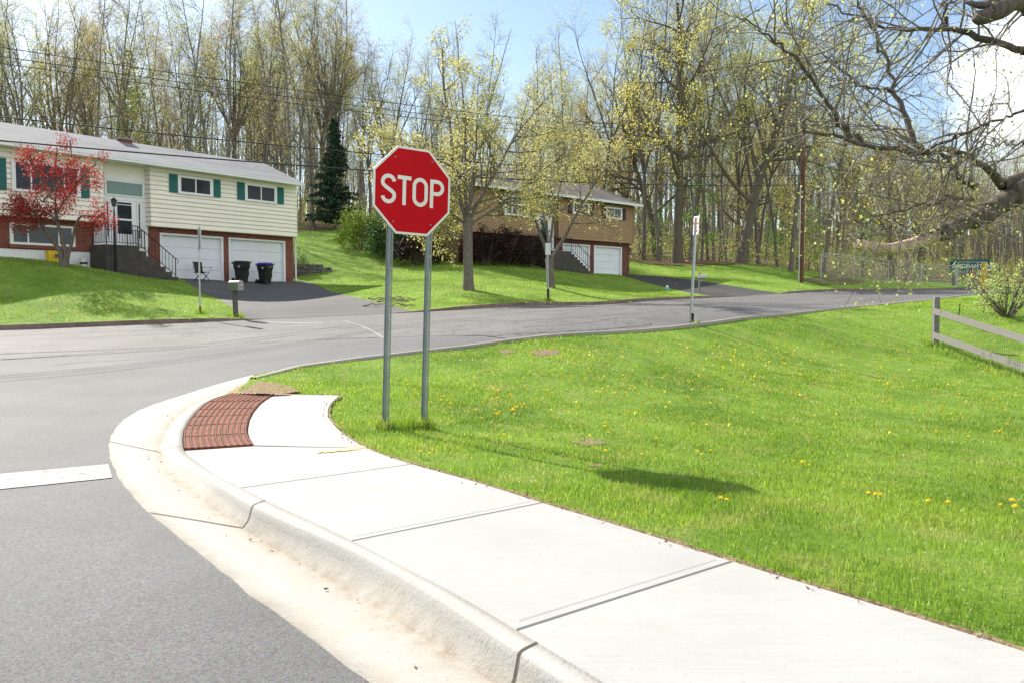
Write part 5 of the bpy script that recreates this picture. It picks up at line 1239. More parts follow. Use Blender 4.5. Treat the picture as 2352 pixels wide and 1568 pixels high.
# lowest limb: grey and mossy, its end bare of bark
L1 = [(2352,432),(2300,470),(2240,505),(2185,528),(2150,541)]
d, rd = limb(L1, 6.9, 6.5, .088, .055, 10)
st0 = np.array([(TX-.2,TY-.1,tz+2.75), (5.9,7.8,2.85), tuple(d[0])]); s.tube(resample(st0,8)[:, :3], np.linspace(.15,.088,8), 10)
tw = TreeB(66); tw.grow(d, rd, 0, [dict(twig[0], n=5)]+twig[1:])
bare, brd = (lambda q: (q, np.linspace(.055,.040,14)))(soft(resample([tuple(at(px,py,6.5-.02*i)) for i,(px,py) in enumerate([(2150,541),(2120,553),(2085,565),(2050,572),(2015,572),(1985,566),(1970,560)])], 14)[:, :3], 1))
mains = [([(2300,425),(2283,405),(2252,378),(2208,350),(2150,346),(2112,353),(2070,350),(2028,342),(1978,330),(1928,320),(1880,311),(1845,302)], 6.85, 6.0, .052, .014),
         ([(2118,352),(2098,322),(2082,282),(2066,245),(2057,205),(2052,185),(2035,140),(2013,95),(2008,60),(1985,30),(1960,-20)], 6.5, 6.9, .036, .012),
         ([(1978,330),(1945,295),(1915,262),(1900,235),(1885,215),(1850,165),(1810,115),(1765,85),(1735,60),(1700,45)], 6.3, 5.7, .030, .009),
         ([(2352,117),(2310,108),(2260,88),(2180,68),(2120,62),(2060,66),(2010,55),(1960,30),(1900,10)], 6.6, 7.2, .040, .012),
         ([(2052,211),(2035,205),(1985,200),(1955,190),(1930,160),(1885,120)], 6.75, 6.2, .018, .006),
         ([(2352,255),(2300,275),(2240,300),(2180,318),(2120,352)], 5.9, 6.3, .014, .020),
         ([(2240,430),(2205,410),(2190,380),(2160,352)], 6.6, 6.5, .035, .02),
         ([(2235,460),(2180,455),(2120,470),(2050,490),(1990,500)], 6.5, 5.6, .024, .006),
         ([(2150,535),(2120,540),(2070,515),(2020,520),(1960,505)], 6.5, 6.1, .016, .005),
         ([(2352,30),(2337,10),(2325,-20)], 6.8, 6.8, .03, .02),
         ([(2170,60),(2172,20),(2160,-20)], 6.9, 7.0, .02, .014),
         ([(2352,330),(2300,330),(2230,345),(2150,380)], 5.6, 6.2, .012, .006),
         ([(1985,566),(1975,545),(1990,520),(2010,500)], 6.4, 6.2, .010, .004),
         ([(1640,110),(1700,50),(1760,10)], 6.0, 6.4, .008, .006)]
for i, (pp, y0, y1, r0, r1) in enumerate(mains):
    d, rd = limb(pp, y0, y1, r0*.68, r1*.65, 7, 24)
    nn = {0:20,1:16,2:17,3:18}.get(i, 9)
    if i == 13: continue
    tw.grow(d, rd, 0, [dict(twig[0], n=nn)]+twig[1:])
    if i in (0,3,5,9,11):     # carried back to the trunk outside the picture
        e0 = np.array([(TX-.15,TY-.1,d[0][2]+.25), tuple((np.array((TX-.15,TY-.1,d[0][2]+.25))+d[0])/2+np.array([0,0,.08])), tuple(d[0])]) if i != 0 else np.array([(5.0,7.2,2.65), tuple(d[0])])
        s.tube(resample(e0,6)[:, :3], np.linspace(max(r0*1.8,.05), r0, 6), 7)
# sawn-off limb at the top
cut = [tuple(at(*q)) for q in ((2440,-60,6.6),(2352,-3,6.5),(2290,26,6.4),(2240,45,6.35),(2233,48,6.34))]; cq = resample(cut,16)[:, :3]; cq[1:-1] += s.r.normal(0,.010,(14,3)); crd = np.linspace(.085,.060,16)*(1+.10*s.r.normal(0,1,16)); crd[-1] = .004; s.tube(cq, crd, 12)
st2 = resample([tuple(at(*q)) for q in ((2330,5,6.5),(2290,8,6.45),(2255,14,6.4),(2215,6,6.38))],8)[:, :3]; s.tube(st2, np.array([.05,.045,.04,.034,.03,.028,.022,.004]), 8)
s.tube(np.array([(TX-.1,TY-.1,5.6), cut[0]]), [.14,.10], 9)
n0 = s.n
ot = empty('overhanging_tree', (0,0,0), 0, 'gnarled budding tree whose crooked mossy limbs hang in from the right', 'tree')
link('trunk', s.trunk_mesh('trunk', M['bark_limb']), ot)
link('twigs', tw.trunk_mesh('twigs', M['twig']), ot)
link('buds', tw.leaf_mesh('buds', M['lf_ivy_w'], .022, .75, .6, 0, [M['lf_pale'],M['lf_yellow'],M['lf_lime']]), ot)
s2 = TreeB(62); s2.tube(bare, brd*(1+.06*s2.r.normal(0,1,14)), 10)
tipp = bare[-1]; s2.tube(np.array([tipp, tipp+np.array([-.03,0,.02])]), [.042,.012], 8)
link('bare_limb', s2.trunk_mesh('bare_limb', M['bark_pale']), ot)
# ------------------------------------------------------------------ things
M['galv'] = plain('galvanised_post', (.22,.25,.25,1), .5, .45, .18, 5); M['galv_lt'] = plain('bright_galvanised', (.42,.44,.45,1), .4, .7, .12, 6)
M['signred'] = plain('sign_red', (.47,.002,.009,1), .55, 0, .05, 2, .12); M['signwhite'] = plain('sign_white', (.70,.70,.68,1), .55, 0, .03, 3, .15)
M['signback'] = plain('sign_back', (.50,.51,.52,1), .4, .5, .06, 3); M['redink'] = plain('red_lettering', (.60,.03,.03,1), .5)
M['bolt'] = plain('bolt_grey', (.25,.25,.26,1), .4, .6); M['woodgrey'] = None
def woodm(name, c):
    t = NT(name); a = t.noise(t.coord((2.2,14,14)), 3, 6, .65, .8); b = t.noise(t.coord(), 2.2, 3)
    col = t.ramp(a, [(.28, tuple(x*.38 for x in c)), (.45, c), (.7, tuple(x*1.35 for x in c))]); col = t.mix(t.ramp(b, [(.62,(0,0,0)),(.7,(.5,)*3)]), col, (.10,.09,.08,1))
    t.bump(a, .7, .01); return t.fin(col, .9, 0, .15)
M['woodgrey'] = woodm('weathered_grey_wood', (.19,.18,.17)); M['polewood'] = woodm('creosoted_pole_wood', (.13,.062,.038)); M['postwood'] = woodm('dark_post_wood', (.11,.10,.09))
M['binblack'] = plain('black_bin_plastic', (.013,.013,.016,1), .45, 0, .2); M['binblue'] = plain('blue_bin_lid', (.045,.035,.42,1), .45, 0, .08)
M['yellow'] = plain('yellow_plastic', (.72,.50,.02,1), .45); M['bucket'] = plain('white_bucket_plastic', (.68,.69,.68,1), .45)
M['navy'] = plain('dark_label', (.03,.04,.08,1), .5); M['chairfab'] = plain('dark_chair_cloth', (.035,.028,.028,1), .85, 0, .3); M['mailgrey'] = plain('mailbox_grey_metal', (.24,.23,.22,1), .32, .75, .15, 8)
M['mailwhite'] = plain('pale_mailbox', (.50,.50,.50,1), .45); M['signgreen'] = plain('board_green', (.010,.085,.070,1), .45); M['bollard'] = plain('yellow_bollard_paint', (.55,.38,.045,1), .5, 0, .25)
M['cable'] = plain('black_cable', (.012,.012,.014,1), .6); M['teal'] = plain('teal_plastic', (.10,.55,.52,1), .45); M['wiregreen'] = plain('green_fence_wire', (.05,.09,.05,1), .5, .3)
M['labelwhite'] = plain('small_white_print', (.62,.62,.64,1), .5); M['rustbase'] = plain('rusty_post_base', (.13,.045,.03,1), .8); M['mulch'] = M['floor']
def ribbon2d(mb, pts, w, z, closed=False, mi=0):
    n = len(pts); P2 = [Vector(p) for p in pts]; L = []; Rr = []
    for i in range(n):
        a = P2[(i-1) % n] if closed or i > 0 else P2[i]; b = P2[(i+1) % n] if closed or i < n-1 else P2[i]
        t = (b-a).normalized(); nn = Vector((-t.y, t.x)); L.append(P2[i]+nn*w/2); Rr.append(P2[i]-nn*w/2)
    vs = [(p.x, z, p.y) for p in L] + [(p.x, z, p.y) for p in Rr]; m = n if closed else n-1
    mb.add(vs, [(i, n+i, n+(i+1) % n, (i+1) % n) for i in range(m)], mi)
def arc(cx, cz, rx, rz, a0, a1, n=14): return [(cx+rx*math.cos(math.radians(a0+(a1-a0)*i/n)), cz+rz*math.sin(math.radians(a0+(a1-a0)*i/n))) for i in range(n+1)]
def stop_letters(Hh, y):
    mb = MB(); w = .132*Hh; h = Hh/2; q = w/2
    # S
    cx, W = -.283, .088*Hh/.305
    a = W - q; r = (Hh-w)/4
    pts = arc(cx, r, a, r, 12, 90, 8) + arc(cx, r, a, r, 90, 200, 12)[1:] + [(cx-a*.55, r*.32),(cx, 0),(cx+a*.55,-r*.32)] + arc(cx, -r, a, r, 20, -90, 12) + arc(cx, -r, a, r, -90, -168, 8)[1:]
    ribbon2d(mb, pts, w, y)
    # T
    cx = -.100; tw = .080*Hh/.305
    mb.add([(cx-tw,y,h-w),(cx+tw,y,h-w),(cx+tw,y,h),(cx-tw,y,h)], [(0,1,2,3)]); mb.add([(cx-q,y,-h),(cx+q,y,-h),(cx+q,y,h-w),(cx-q,y,h-w)], [(0,1,2,3)])
    # O
    cx = .089; a = .092*Hh/.305-q; sz = h-q-a*1.0
    pts = arc(cx, sz, a, a*1.0, 0, 180, 16) + arc(cx, -sz, a, a*1.0, 180, 360, 16); ribbon2d(mb, pts, w, y, True)
    # P
    x0 = .208; mb.add([(x0,y,-h),(x0+w,y,-h),(x0+w,y,h),(x0,y,h)], [(0,1,2,3)]); bh = Hh*.56; r = (bh-w)/2; xc = x0+.085*Hh/.305
    pts = [(x0+w,h-q),(xc,h-q)] + arc(xc, h-q-r, .088*Hh/.305-q, r, 90, -90, 14)[1:-1] + [(xc,h-q-2*r),(x0+w,h-q-2*r)]; ribbon2d(mb, pts, w, y)
    return mb
def octagon(R, y): return [(R*math.cos(math.radians(22.5+45*k)), R*math.sin(math.radians(22.5+45*k))) for k in range(8)]
def oct_sign(par, size, zc, y, faced=True):
    R = size/2/math.cos(math.radians(22.5))
    mb = MB(); o = octagon(R, 0); mb.prism([(x, z+zc) for x, z in o], 'y', y, y+.004, 0); 
    pl = mb.build('sign_plate', M['signback'], par)
    if faced:
        f = MB(); f.add([(x, y-.0012, z+zc) for x, z in o], [tuple(range(8))]); f.build('white_border', M['signwhite'], pl)
        f = MB(); oi = octagon(R-.026*size/.914, 0); f.add([(x, y-.0024, z+zc) for x, z in oi], [tuple(range(8))]); f.build('red_face', M['signred'], pl)
        L = stop_letters(.305*size/.914, y-.0036)
        L.v = [(a, b, c+zc) for a, b, c in L.v]; L.build('lettering', M['signwhite'], pl)
    return pl
def uchannel(mb, x, y, z0, z1, step=.0254, w=.076, d=.038, t=.004, hole=.0125):
    """U-channel post: perforated web, two legs, two flanges"""
    c = w*.30; n = int((z1-z0)/step)
    for i in range(n):
        a, b = z0+i*step, z0+(i+1)*step; m0, m1 = (a+b)/2-hole/2, (a+b)/2+hole/2; h2 = hole/2
        for (xa, xb, za, zb_) in ((-c,-h2,a,b),(h2,c,a,b),(-h2,h2,a,m0),(-h2,h2,m1,b)): mb.add([(x+xa,y,za),(x+xb,y,za),(x+xb,y,zb_),(x+xa,y,zb_)], [(0,1,2,3)])
    zt_ = z0+n*step
    for sgn in (-1,1):
        mb.add([(x+sgn*c,y,z0),(x+sgn*(c+.006),y+d,z0),(x+sgn*(c+.006),y+d,zt_),(x+sgn*c,y,zt_)], [(0,1,2,3)])
        mb.box(min(x+sgn*(c+.006),x+sgn*w/2), max(x+sgn*(c+.006),x+sgn*w/2), y+d, y+d+t, z0, zt_)
# ---- the big stop sign
bs = at_z(933, 977, .105)
zg0 = float(HL([bs.x],[bs.y])[0]); az_s = 55
ss = empty('stop_sign', (bs.x, bs.y, zg0), math.radians(90-az_s), 'large red stop sign on two perforated posts in the near lawn', 'stop sign')
ss.rotation_euler = (0, math.radians(2.0), math.radians(90-az_s))
zc = at(943, 439, bs.y).z - zg0
oct_sign(ss, .914, zc, -.012)
for sx in (-.232, .232):
    mb = MB(); uchannel(mb, sx, -.006, -.25, zc+.40); mb.build('post', M['galv'], ss)
for bx, bz in ((-.212,.335),(.222,.335),(-.222,-.335),(.222,-.335)):
    mb = MB(); mb.lathe([(.010,0),(.010,.004),(.006,.007)], 8); mb.v = [(bx+a, -.0165-c, zc+bz+b) for a, b, c in mb.v]; mb.build('bolt', M['bolt'], ss)
for bz in (.345,-.345):
    mb = MB(); mb.lathe([(.006,0),(.005,.001)], 8); mb.v = [(a, -.0158-c, zc+bz+b) for a, b, c in mb.v]; mb.build('bolt_hole', M['chairfab'], ss)
# ---- stop sign seen edge-on across the road
p = gl(461, 721); y_ = p.y
s2_ = empty('stop_sign', p, math.radians(90-(-20.7+8)), 'stop sign seen edge-on on a single post by the cream house lawn', 'stop sign')
zc = at(461, 546, y_).z - p.z
s2_.rotation_euler = (0, 0, math.radians(90-(-27.5)))
oct_sign(s2_, .75, zc, -.012)
mb = MB(); uchannel(mb, 0, -.006, -.2, zc+.30); mb.build('post', M['galv_lt'], s2_)
mb = MB(); mb.box(-.045,.045,-.012,.042,-.1,.22); mb.build('post_sleeve', M['rustbase'], s2_)
# ---- text
def text_mesh(txt, h, mat, bold=0.0, sx=1.0):
    cu = bpy.data.curves.new('lettering', 'FONT'); cu.body = txt; cu.size = h*1.38; cu.align_x = 'CENTER'; cu.align_y = 'CENTER'; cu.offset = bold; cu.space_line = .8
    ob = bpy.data.objects.new('lettering', cu); COL.objects.link(ob); dg = bpy.context.evaluated_depsgraph_get()
    me = bpy.data.meshes.new_from_object(ob.evaluated_get(dg)); bpy.data.objects.remove(ob); me.materials.clear(); me.materials.append(mat)
    for v in me.vertices: v.co = (v.co.x*sx, 0, v.co.y)
    return me
def put_text(par, txt, h, mat, x, y, z, bold=0.0, sx=1.0): return link('lettering', text_mesh(txt, h, mat, bold, sx), par, (x, y, z))
# ---- no parking sign
p = gl(1588, 744); Y = p.y
np_ = empty('no_parking_sign', p, 0, 'narrow white no parking sign with red lettering on a leaning post', 'sign')
ztop = at(1601, 497, Y).z - p.z; lean = math.atan2(at(1601,497,Y).x-p.x, ztop)
np_.rotation_euler = (0, lean, 0)
mb = MB(); uchannel(mb, 0, 0, -.2, ztop-.03); po = mb.build('post', M['galv_lt'], np_); po.rotation_euler = (0,0,math.radians(28))
mb = MB(); mb.box(.0,.05,-.02,.05,-.1,.26); mb.build('post_sleeve', M['blackmetal'], np_)
pl = MB(); pl.bbox(-.15,.15,-.014,-.009,ztop-.46,ztop,.0015); pl_ = pl.build('sign_plate', M['signwhite'], np_)
for o in (pl_,): o.rotation_euler = (0,0,math.radians(-76))
for txt, z, h in (('NO',.085,.075),('PARKING',.185,.058),('ANY',.285,.062),('TIME',.375,.062)): put_text(pl_, txt, h, M['redink'], 0, -.0165, ztop-z, .002, .95)
# ---- back of a sign across the road
p = gl(1260, 692); Y = p.y; zt_ = at(1257, 559, Y).z - p.z
bk_ = empty('road_sign', p, math.radians(-14), 'plain grey back of a road sign on a thin post before the yard trees', 'sign')
mb = MB(); uchannel(mb, 0, 0, -.2, zt_-.02); mb.build('post', M['galv_lt'], bk_); bk_.rotation_euler = (0, math.radians(-1.4), math.radians(46))
mb = MB(); mb.bbox(-.155,.155,-.012,-.006,zt_-.46,zt_,.002); mb.build('sign_plate', M['signback'], bk_); mb = MB(); mb.box(-.04,.04,-.012,.045,-.1,.48); mb.build('post_sleeve', M['blackmetal'], bk_)
# ---- mailboxes
def dome_box(mb, w, h, l, z0, k=10, t=.0):     # mailbox body, long axis x, door at +x
    prof = [(-w/2,z0),(w/2,z0),(w/2,z0+h-w/2)] + [(w/2*math.cos(math.pi*i/k), z0+h-w/2+w/2*math.sin(math.pi*i/k)) for i in range(1,k)] + [(-w/2,z0+h-w/2)]
    mb.prism(prof, 'x', -l/2, l/2); return prof
p = gl(542, 728); Y = p.y; hz = at(540, 668, Y).z - p.z; ht = at(540, 645, Y).z - p.z
m1 = empty('mailbox', p, math.radians(-38), 'dark grey dome top mailbox on a thick post beside the cream house driveway', 'mailbox')
mb = MB(); mb.bbox(-.06,.06,-.06,.06,-.2,hz-.02,.008); po = mb.build('post', M['postwood'], m1); po.rotation_euler = (0, math.radians(-4), 0); mb = MB(); mb.box(-.22,.24,-.09,.09,hz-.03,hz); mb.build('mount_board', M['postwood'], m1)
mb = MB(); prof = dome_box(mb, .20, ht-hz, .50, hz+.001); bd_ = mb.build('box_body', M['mailgrey'], m1)
mb = MB(); mb.prism([(x*1.06, hz+(z-hz)*1.03) for x, z in prof], 'x', .252, .275); dr_ = mb.build('box_door', M['mailgrey'], m1); mb = MB(); mb.bbox(.276,.30,-.05,.05,hz+.15,hz+.18,.004); mb.build('handle', M['galv_lt'], dr_)
p = gl(1606, 672); Y = p.y; zt_ = at(1606, 630, Y).z - p.z; sc_ = zt_/1.22
m2 = empty('mailbox', p, math.radians(20), 'pale mailbox on a wooden bracket post by the black driveway', 'mailbox'); m2.scale = (sc_,)*3
mb = MB(); mb.bbox(-.05,.05,-.05,.05,-.2,1.32,.008); mb.bar((-.3,0,.93),(.45,0,.93),.09,.06); mb.bar((.05,0,.66),(.33,0,.90),.06,.06); mb.build('post', M['woodgrey'], m2)
mb = MB(); prof = dome_box(mb, .19, .24, .52, .965); mb.v = [(a+.22,b,c) for a,b,c in mb.v]; b_ = mb.build('box_body', M['mailwhite'], m2)
mb = MB(); mb.prism([(x*1.05, .965+(z-.965)*1.03) for x, z in prof], 'x', .482, .50); mb.build('box_door', M['mailwhite'], m2)
# ---- wheelie bins and the folding chair in front of the garage
def bin_(px0, px1, pyb, lidm, label, tilt):
    lx0 = f1(zB, px0, 1300, -.55)[0]; lx1 = f1(zB, px1, 1300, -.55)[0]; xm = (lx0+lx1)/2; pw = F1.wor(xm, -.45, 0); pw.z = float(HL([pw.x],[pw.y])[0]); 
    e = empty('wheelie_bin', pw, F1.rz+math.radians(tilt), label, 'bin', 'wheelie bins before the garage doors')
    mb = MB(); lo = [(-.22,-.24),(.22,-.24),(.22,.22),(-.22,.22)]; hi = [(-.30,-.33),(.30,-.33),(.30,.30),(-.30,.30)]
    def rrect(q, z, b=.05):
        r = []
        for i, (x, y) in enumerate(q): sx, sy = (1 if x < 0 else -1), (1 if y < 0 else -1); a, c = (x+sx*b, y, z), (x, y+sy*b, z); r += [c, a] if sx*sy > 0 else [a, c]
        return r
    rings = [rrect(lo, .04), rrect(lo, .07), rrect([(x*1.16,y*1.16) for x,y in lo], .62), rrect([(x*1.33,y*1.36) for x,y in lo], .80), rrect([(x*1.36,y*1.39) for x,y in lo], .98)]
    vs = [v for r in rings for v in r]; fs = [(j*8+i, j*8+(i+1) % 8, (j+1)*8+(i+1) % 8, (j+1)*8+i) for j in range(4) for i in range(8)] + [tuple(range(7,-1,-1)), tuple(range(32,40))]
    mb.add(vs, fs); mb.box(-.15,.15,-.335,-.27,.60,.64); body = mb.build('bin_body', M['binblack'], e)
    mb = MB(); mb.add([(-.19,-.296,.32),(.19,-.296,.32),(.19,-.31,.56),(-.19,-.31,.56)], [(0,1,2,3)]); mb.build('front_panel', M['binblack'], body)
    mb = MB(); mb.box(-.11,.11,-.30,-.285,.40,.425); mb.build('grab_bar', M['labelwhite'], body)
    mb = MB(); mb.bbox(-.33,.33,-.40,.34,.985,1.035,.02); mb.bbox(-.26,.26,-.32,.28,1.036,1.075,.03); mb.build('lid', lidm, e)
    mb = MB(); mb.tube([(-.28,.36,.95),(.28,.36,.95)], .02, 6); mb.bar((-.27,.28,.95),(-.27,.37,.95),.03,.04); mb.bar((.27,.28,.95),(.27,.37,.95),.03,.04); mb.build('handle', M['binblack'], e)
    for sx in (-1,1):
        mb = MB(); mb.lathe([(.10,-.025),(.125,-.02),(.125,.02),(.10,.025)], 16); mb.v = [(sx*.28+c, .26+a, .125+b) for a,b,c in mb.v]; w = mb.build('wheel', M['binblack'], e)
    return e, body
e1, bd1 = bin_(1110, 1290, 1355, M['binblack'], 'black wheelie bin with black lid before the right garage door', 14)
e2, bd2 = bin_(1362, 1570, 1365, M['binblue'], 'black wheelie bin with blue lid before the right garage door', 14)
for bd_ in (bd1, bd2):
    mb = MB()
    for z, hw_ in ((.83,.075),(.79,.075),(.75,.05)): mb.box(-.313, -.309, -.12-hw_, -.12+hw_, z, z+.018)
    mb.build('printed_label', M['labelwhite'], bd_)
mb = MB(); mb.box(-.07,.07,-.348,-.344,.855,.88); mb.build('printed_label', M['labelwhite'], bd2)
cx_ = f1(zB, 735, 1250, -.5)[0]; pw = F1.wor(cx_, -.5, 0); pw.z = float(HL([pw.x],[pw.y])[0])
fc = empty('folding_chair', pw, F1.rz+math.radians(12), 'dark folding camp chair before the left garage door', 'chair'); fc.scale = (1.05,)*3
mb = MB(); mb.add([(-.24,-.22,.42),(.24,-.22,.42),(.23,.18,.37),(-.23,.18,.37),(0,-.02,.36)], [(0,1,4),(1,2,4),(2,3,4),(3,0,4)]); mb.build('seat', M['chairfab'], fc)
mb = MB(); mb.add([(-.23,.17,.38),(.23,.17,.38),(.25,.27,.88),(-.25,.27,.88),(0,.23,.62)], [(0,1,4),(1,2,4),(2,3,4),(3,0,4)]); mb.build('backrest', M['chairfab'], fc)
for (a, b) in (((-.26,-.24,0),(.24,-.22,.42)),((.26,-.24,0),(-.24,-.22,.42)),((-.26,-.24,0),(-.24,.18,.40)),((.26,-.24,0),(.24,.18,.40)),((-.26,.22,0),(-.25,-.2,.42)),((.26,.22,0),(.25,-.2,.42)),((-.26,.22,0),(.24,.2,.40)),((.26,.22,0),(-.24,.2,.40))):
    mb = MB(); mb.tube([a,b], .011, 6); mb.build('leg', M['blackmetal'], fc)
for sx in (-1,1):
    mb = MB(); mb.tube([(sx*.25,.2,.38),(sx*.26,.28,.88)], .010, 6); mb.build('back_post', M['blackmetal'], fc)
    mb = MB(); mb.tube([(sx*.25,-.2,.42),(sx*.29,-.26,.62)], .009, 6); mb.build('arm_support', M['blackmetal'], fc); mb = MB(); mb.bbox(sx*.30-.04,sx*.30+.04,-.32,.24,.62,.635,.006); mb.build('arm', M['chairfab'], fc)
# ---- yellow tub and bucket by the foundation
def onwall(px, py, d): x, z = f1(zA, px, py, d); w = F1.wor(x, d, 0); w.z = float(HL([w.x],[w.y])[0]); return w
w = onwall(530, 1240, -.15); e = empty('yellow_tub', w, F1.rz, 'yellow plastic tub by the white foundation behind the red maple', 'tub')
mb = MB(); mb.lathe([(.30,0),(.36,.45),(.39,.46),(.39,.50),(.35,.50),(.30,.08)], 4); mb.v = [((a+b)*.9,(b-a)*.45,c) for a,b,c in mb.v]; mb.build('tub_body', M['yellow'], e)
mb = MB(); mb.box(-.16,.16,-.335,-.325,.2,.36); mb.build('tub_label', M['postwood'], e)
w = onwall(805, 1260, -.1); e = empty('bucket', w, F1.rz, 'white plastic bucket with dark label against the foundation', 'bucket')
mb = MB(); mb.lathe([(.13,0),(.155,.34),(.165,.35),(.165,.38),(.15,.38),(.12,.03)], 16); mb.build('bucket_body', M['bucket'], e)
mb = MB(); mb.lathe([(.1465,.13),(.1535,.22)], 16); mb.v = [v for v in mb.v]; mb.f = mb.f[:16]; mb.m = mb.m[:16]; mb.build('label_band', M['navy'], e); mb = MB(); mb.tube([(.165*math.cos(a), .165*math.sin(a)-.02*math.sin(a/1), .34-.10*math.sin(a)) for a in [math.pi+math.pi*i/10 for i in range(11)]], .004, 4); mb.build('handle', M['galv_lt'], e)
# ---- block retaining wall beside the garage, and things left against it
wb = empty('retaining_wall', F1.wor(.55, .8, 2.42), F1.rz, 'low curved wall of grey blocks beside the garage corner', 'wall')
mb = MB()
rr_ = np.random.default_rng(5)
for row in range(6):
    nb = 7-max(0,row-3)
    for i in range(nb):
        t = i/6; x = .25+t*2.3-row*.03; y = .3-.9*t*t+row*.04; a = -.7*t; Mx = Matrix.Translation((x,y,row*.16+rr_.uniform(-.004,.004))) @ Matrix.Rotation(a,4,'Z'); mb.bbox(-.19,.19,-.13,.15,0,.155,.015,0,Mx)
mb.box(.1,1.6,.45,1.6,-.5,.75)
mb.build('block_courses', M['block'], wb)
# ---- utility pole and wires
pp = gl(1840, 650, 46); Yp = pp.y; up = empty('utility_pole', pp, 0, 'brown wooden utility pole with a white conduit on the bank beside the road', 'utility pole')
hp = at(1842, 262, Yp).z - pp.z
mb = MB(); mb.tube([(0,0,-1),(0,0,hp*.5),(0.02,0,hp)], [.155,.135,.105], 12); mb.build('pole', M['polewood'], up)
mb = MB(); mb.tube([(-.16,-.06,-.1),(-.15,-.06,hp*.58)], .035, 6); mb.build('conduit', M['signback'], up)
mb = MB(); mb.bar((-.95,-.12,hp-.75),(.95,-.12,hp-.75),.10,.12); cr_ = mb.build('crossarm', M['postwood'], up)
for x in (-.85,-.35,.85):
    mb = MB(); mb.lathe([(.02,0),(.05,.04),(.03,.09),(.06,.12),(.03,.18)], 8, (x,-.12,hp-.69)); mb.build('insulator', M['signback'], cr_)
mb = MB(); mb.lathe([(.16,0),(.19,.03),(.19,.62),(.16,.66),(.05,.70)], 12, (.30,-.2,hp-2.1)); mb.build('transformer', M['galv_lt'], up)
mb = MB(); mb.tube([(.05,-.1,hp*.63),(.5,-1.0,hp*.66),(.95,-1.9,hp*.665)], .025, 6); mb.bbox(.8,1.1,-2.5,-1.85,hp*.655,hp*.675,.01); mb.build('street_light', M['galv_lt'], up)
PW = Vector((-17.0, 19.4, 0))
WL = [(106,324,.012,'topmost thin black overhead wire'),(127,336,.012,'second black overhead wire from the top'),(143,345,.012,'third black overhead wire, close under the second'),(267,404,.019,'fourth overhead cable, crossing above the cream house ridge'),(322,425,.024,'lowest thick overhead cable, crossing the cream house roof')]
for yl, yr, r, lb in WL:
    b = at(1840, yr, Yp-.1); dxy = Vector((PW.x-b.x, PW.y-b.y)); a0 = -.6222  # where the wire leaves the picture on the left
    t = (b.x - a0*b.y)/(a0*dxy.y - dxy.x); ax, ay = b.x+dxy.x*t, b.y+dxy.y*t; za = at(0, yl, ay).z; A = Vector((ax, ay, za)); D = (A-b); E = b + D*1.10
    mb = MB(); pts = []
    for i in range(41):
        q = i/40; v = b.lerp(E, q); v.z -= .55*4*q*(1-q) - .55*4*.909*.091*q/.909; pts.append(v)
    mb.tube(pts, r, 5, 0, False); o = mb.build('overhead_wire', M['cable']); tag(o, lb + ' between roadside poles', 'wire', 'overhead wires along the road')
    mb = MB(); c = Vector((64, 86, b.z+1.0)); mb.tube([b.lerp(c, i/12)-Vector((0,0,1.0*4*(i/12)*(1-i/12))) for i in range(13)], r, 4, 0, False); o = mb.build('overhead_wire', M['cable']); tag(o, lb.split(',')[0].replace('overhead ','') .replace('fourth cable','fourth cable').replace('black wire','black wire') + ' running on past the utility pole', 'wire', 'overhead wires along the road')
# ---- chain link fence, gate, notice board, bollard at the right
zF = lambda x, y: (2009.7+.2014*x, 545.5+.2014*y)
def chainlink(name, posts, h, label, par=None, step=.24):
    e = empty(name, posts[0], 0, label, 'fence') if par is None else par
    P0 = Vector(posts[0]); pk = MB(); rl_ = MB(); ms_ = MB()
    for i, p in enumerate(posts):
        v = Vector(p)-P0; mb = MB(); mb.tube([v-Vector((0,0,.3)), v+Vector((0,0,h))], .035, 6); mb.build('fence_post', M['galv_lt'], e)
    for a, b in zip(posts[:-1], posts[1:]):
        a, b = Vector(a)-P0, Vector(b)-P0; rl_.tube([a+Vector((0,0,h)), b+Vector((0,0,h))], .028, 6)
        L = (b-a).length; n = int(L/step); m = h/step
        for i in range(-int(m), n+1):
            for sg in (1,-1):
                x0, x1 = i*step, i*step+h; z0, z1 = 0, h
                if x0 < 0: z0 = -x0; x0 = 0
                if x1 > L: z1 = h-(x1-L); x1 = L
                if x1 <= x0: continue
                if sg < 0: z0, z1 = h-z0, h-z1
                ms_.bar(a.lerp(b, x0/L)+Vector((0,0,z0)), a.lerp(b, x1/L)+Vector((0,0,z1)), .007, .007)
    rl_.build('top_rail', M['galv_lt'], e); ms_.build('wire_mesh', M['galv_lt'], e); return e
pts = []
for px, Y in ((1885,58),(1960,61),(2040,64),(2115,67),(2196,69.5)):
    q = at(px, 650, Y); z = float(HL([q.x],[q.y])[0]); pts.append((q.x, q.y, z))
hF = at(2196, 612, 69.5).z - pts[-1][2]
chainlink('chain_link_fence', pts, max(1.5, min(2.4, hF)), 'long grey chain link fence along the wood beyond the road')
ga = at(*zF(942,580), 67.5); gb = at(*zF(1270,590), 66.0); gz = float(HL([ga.x],[ga.y])[0]); gh = at(*zF(942,282), 67.5).z - ga.z
ga.z = gz; gb.z = float(HL([gb.x],[gb.y])[0]); 
g = empty('chain_link_gate', ga, 0, 'grey chain link gate with a red plate beside the yellow bollard', 'gate')
def gp(t, z): return (gb-ga)*t + Vector((0,0,z))
mb = MB()
for t in (0,.34,.67,1): mb.tube([gp(t,.05), gp(t,gh)], .04, 6)
for z in (.08, gh*.49, gh): mb.tube([gp(0,z), gp(1,z)], .035, 6)
mb.build('gate_frame', M['galv_lt'], g); mb = MB(); L = (gb-ga).length
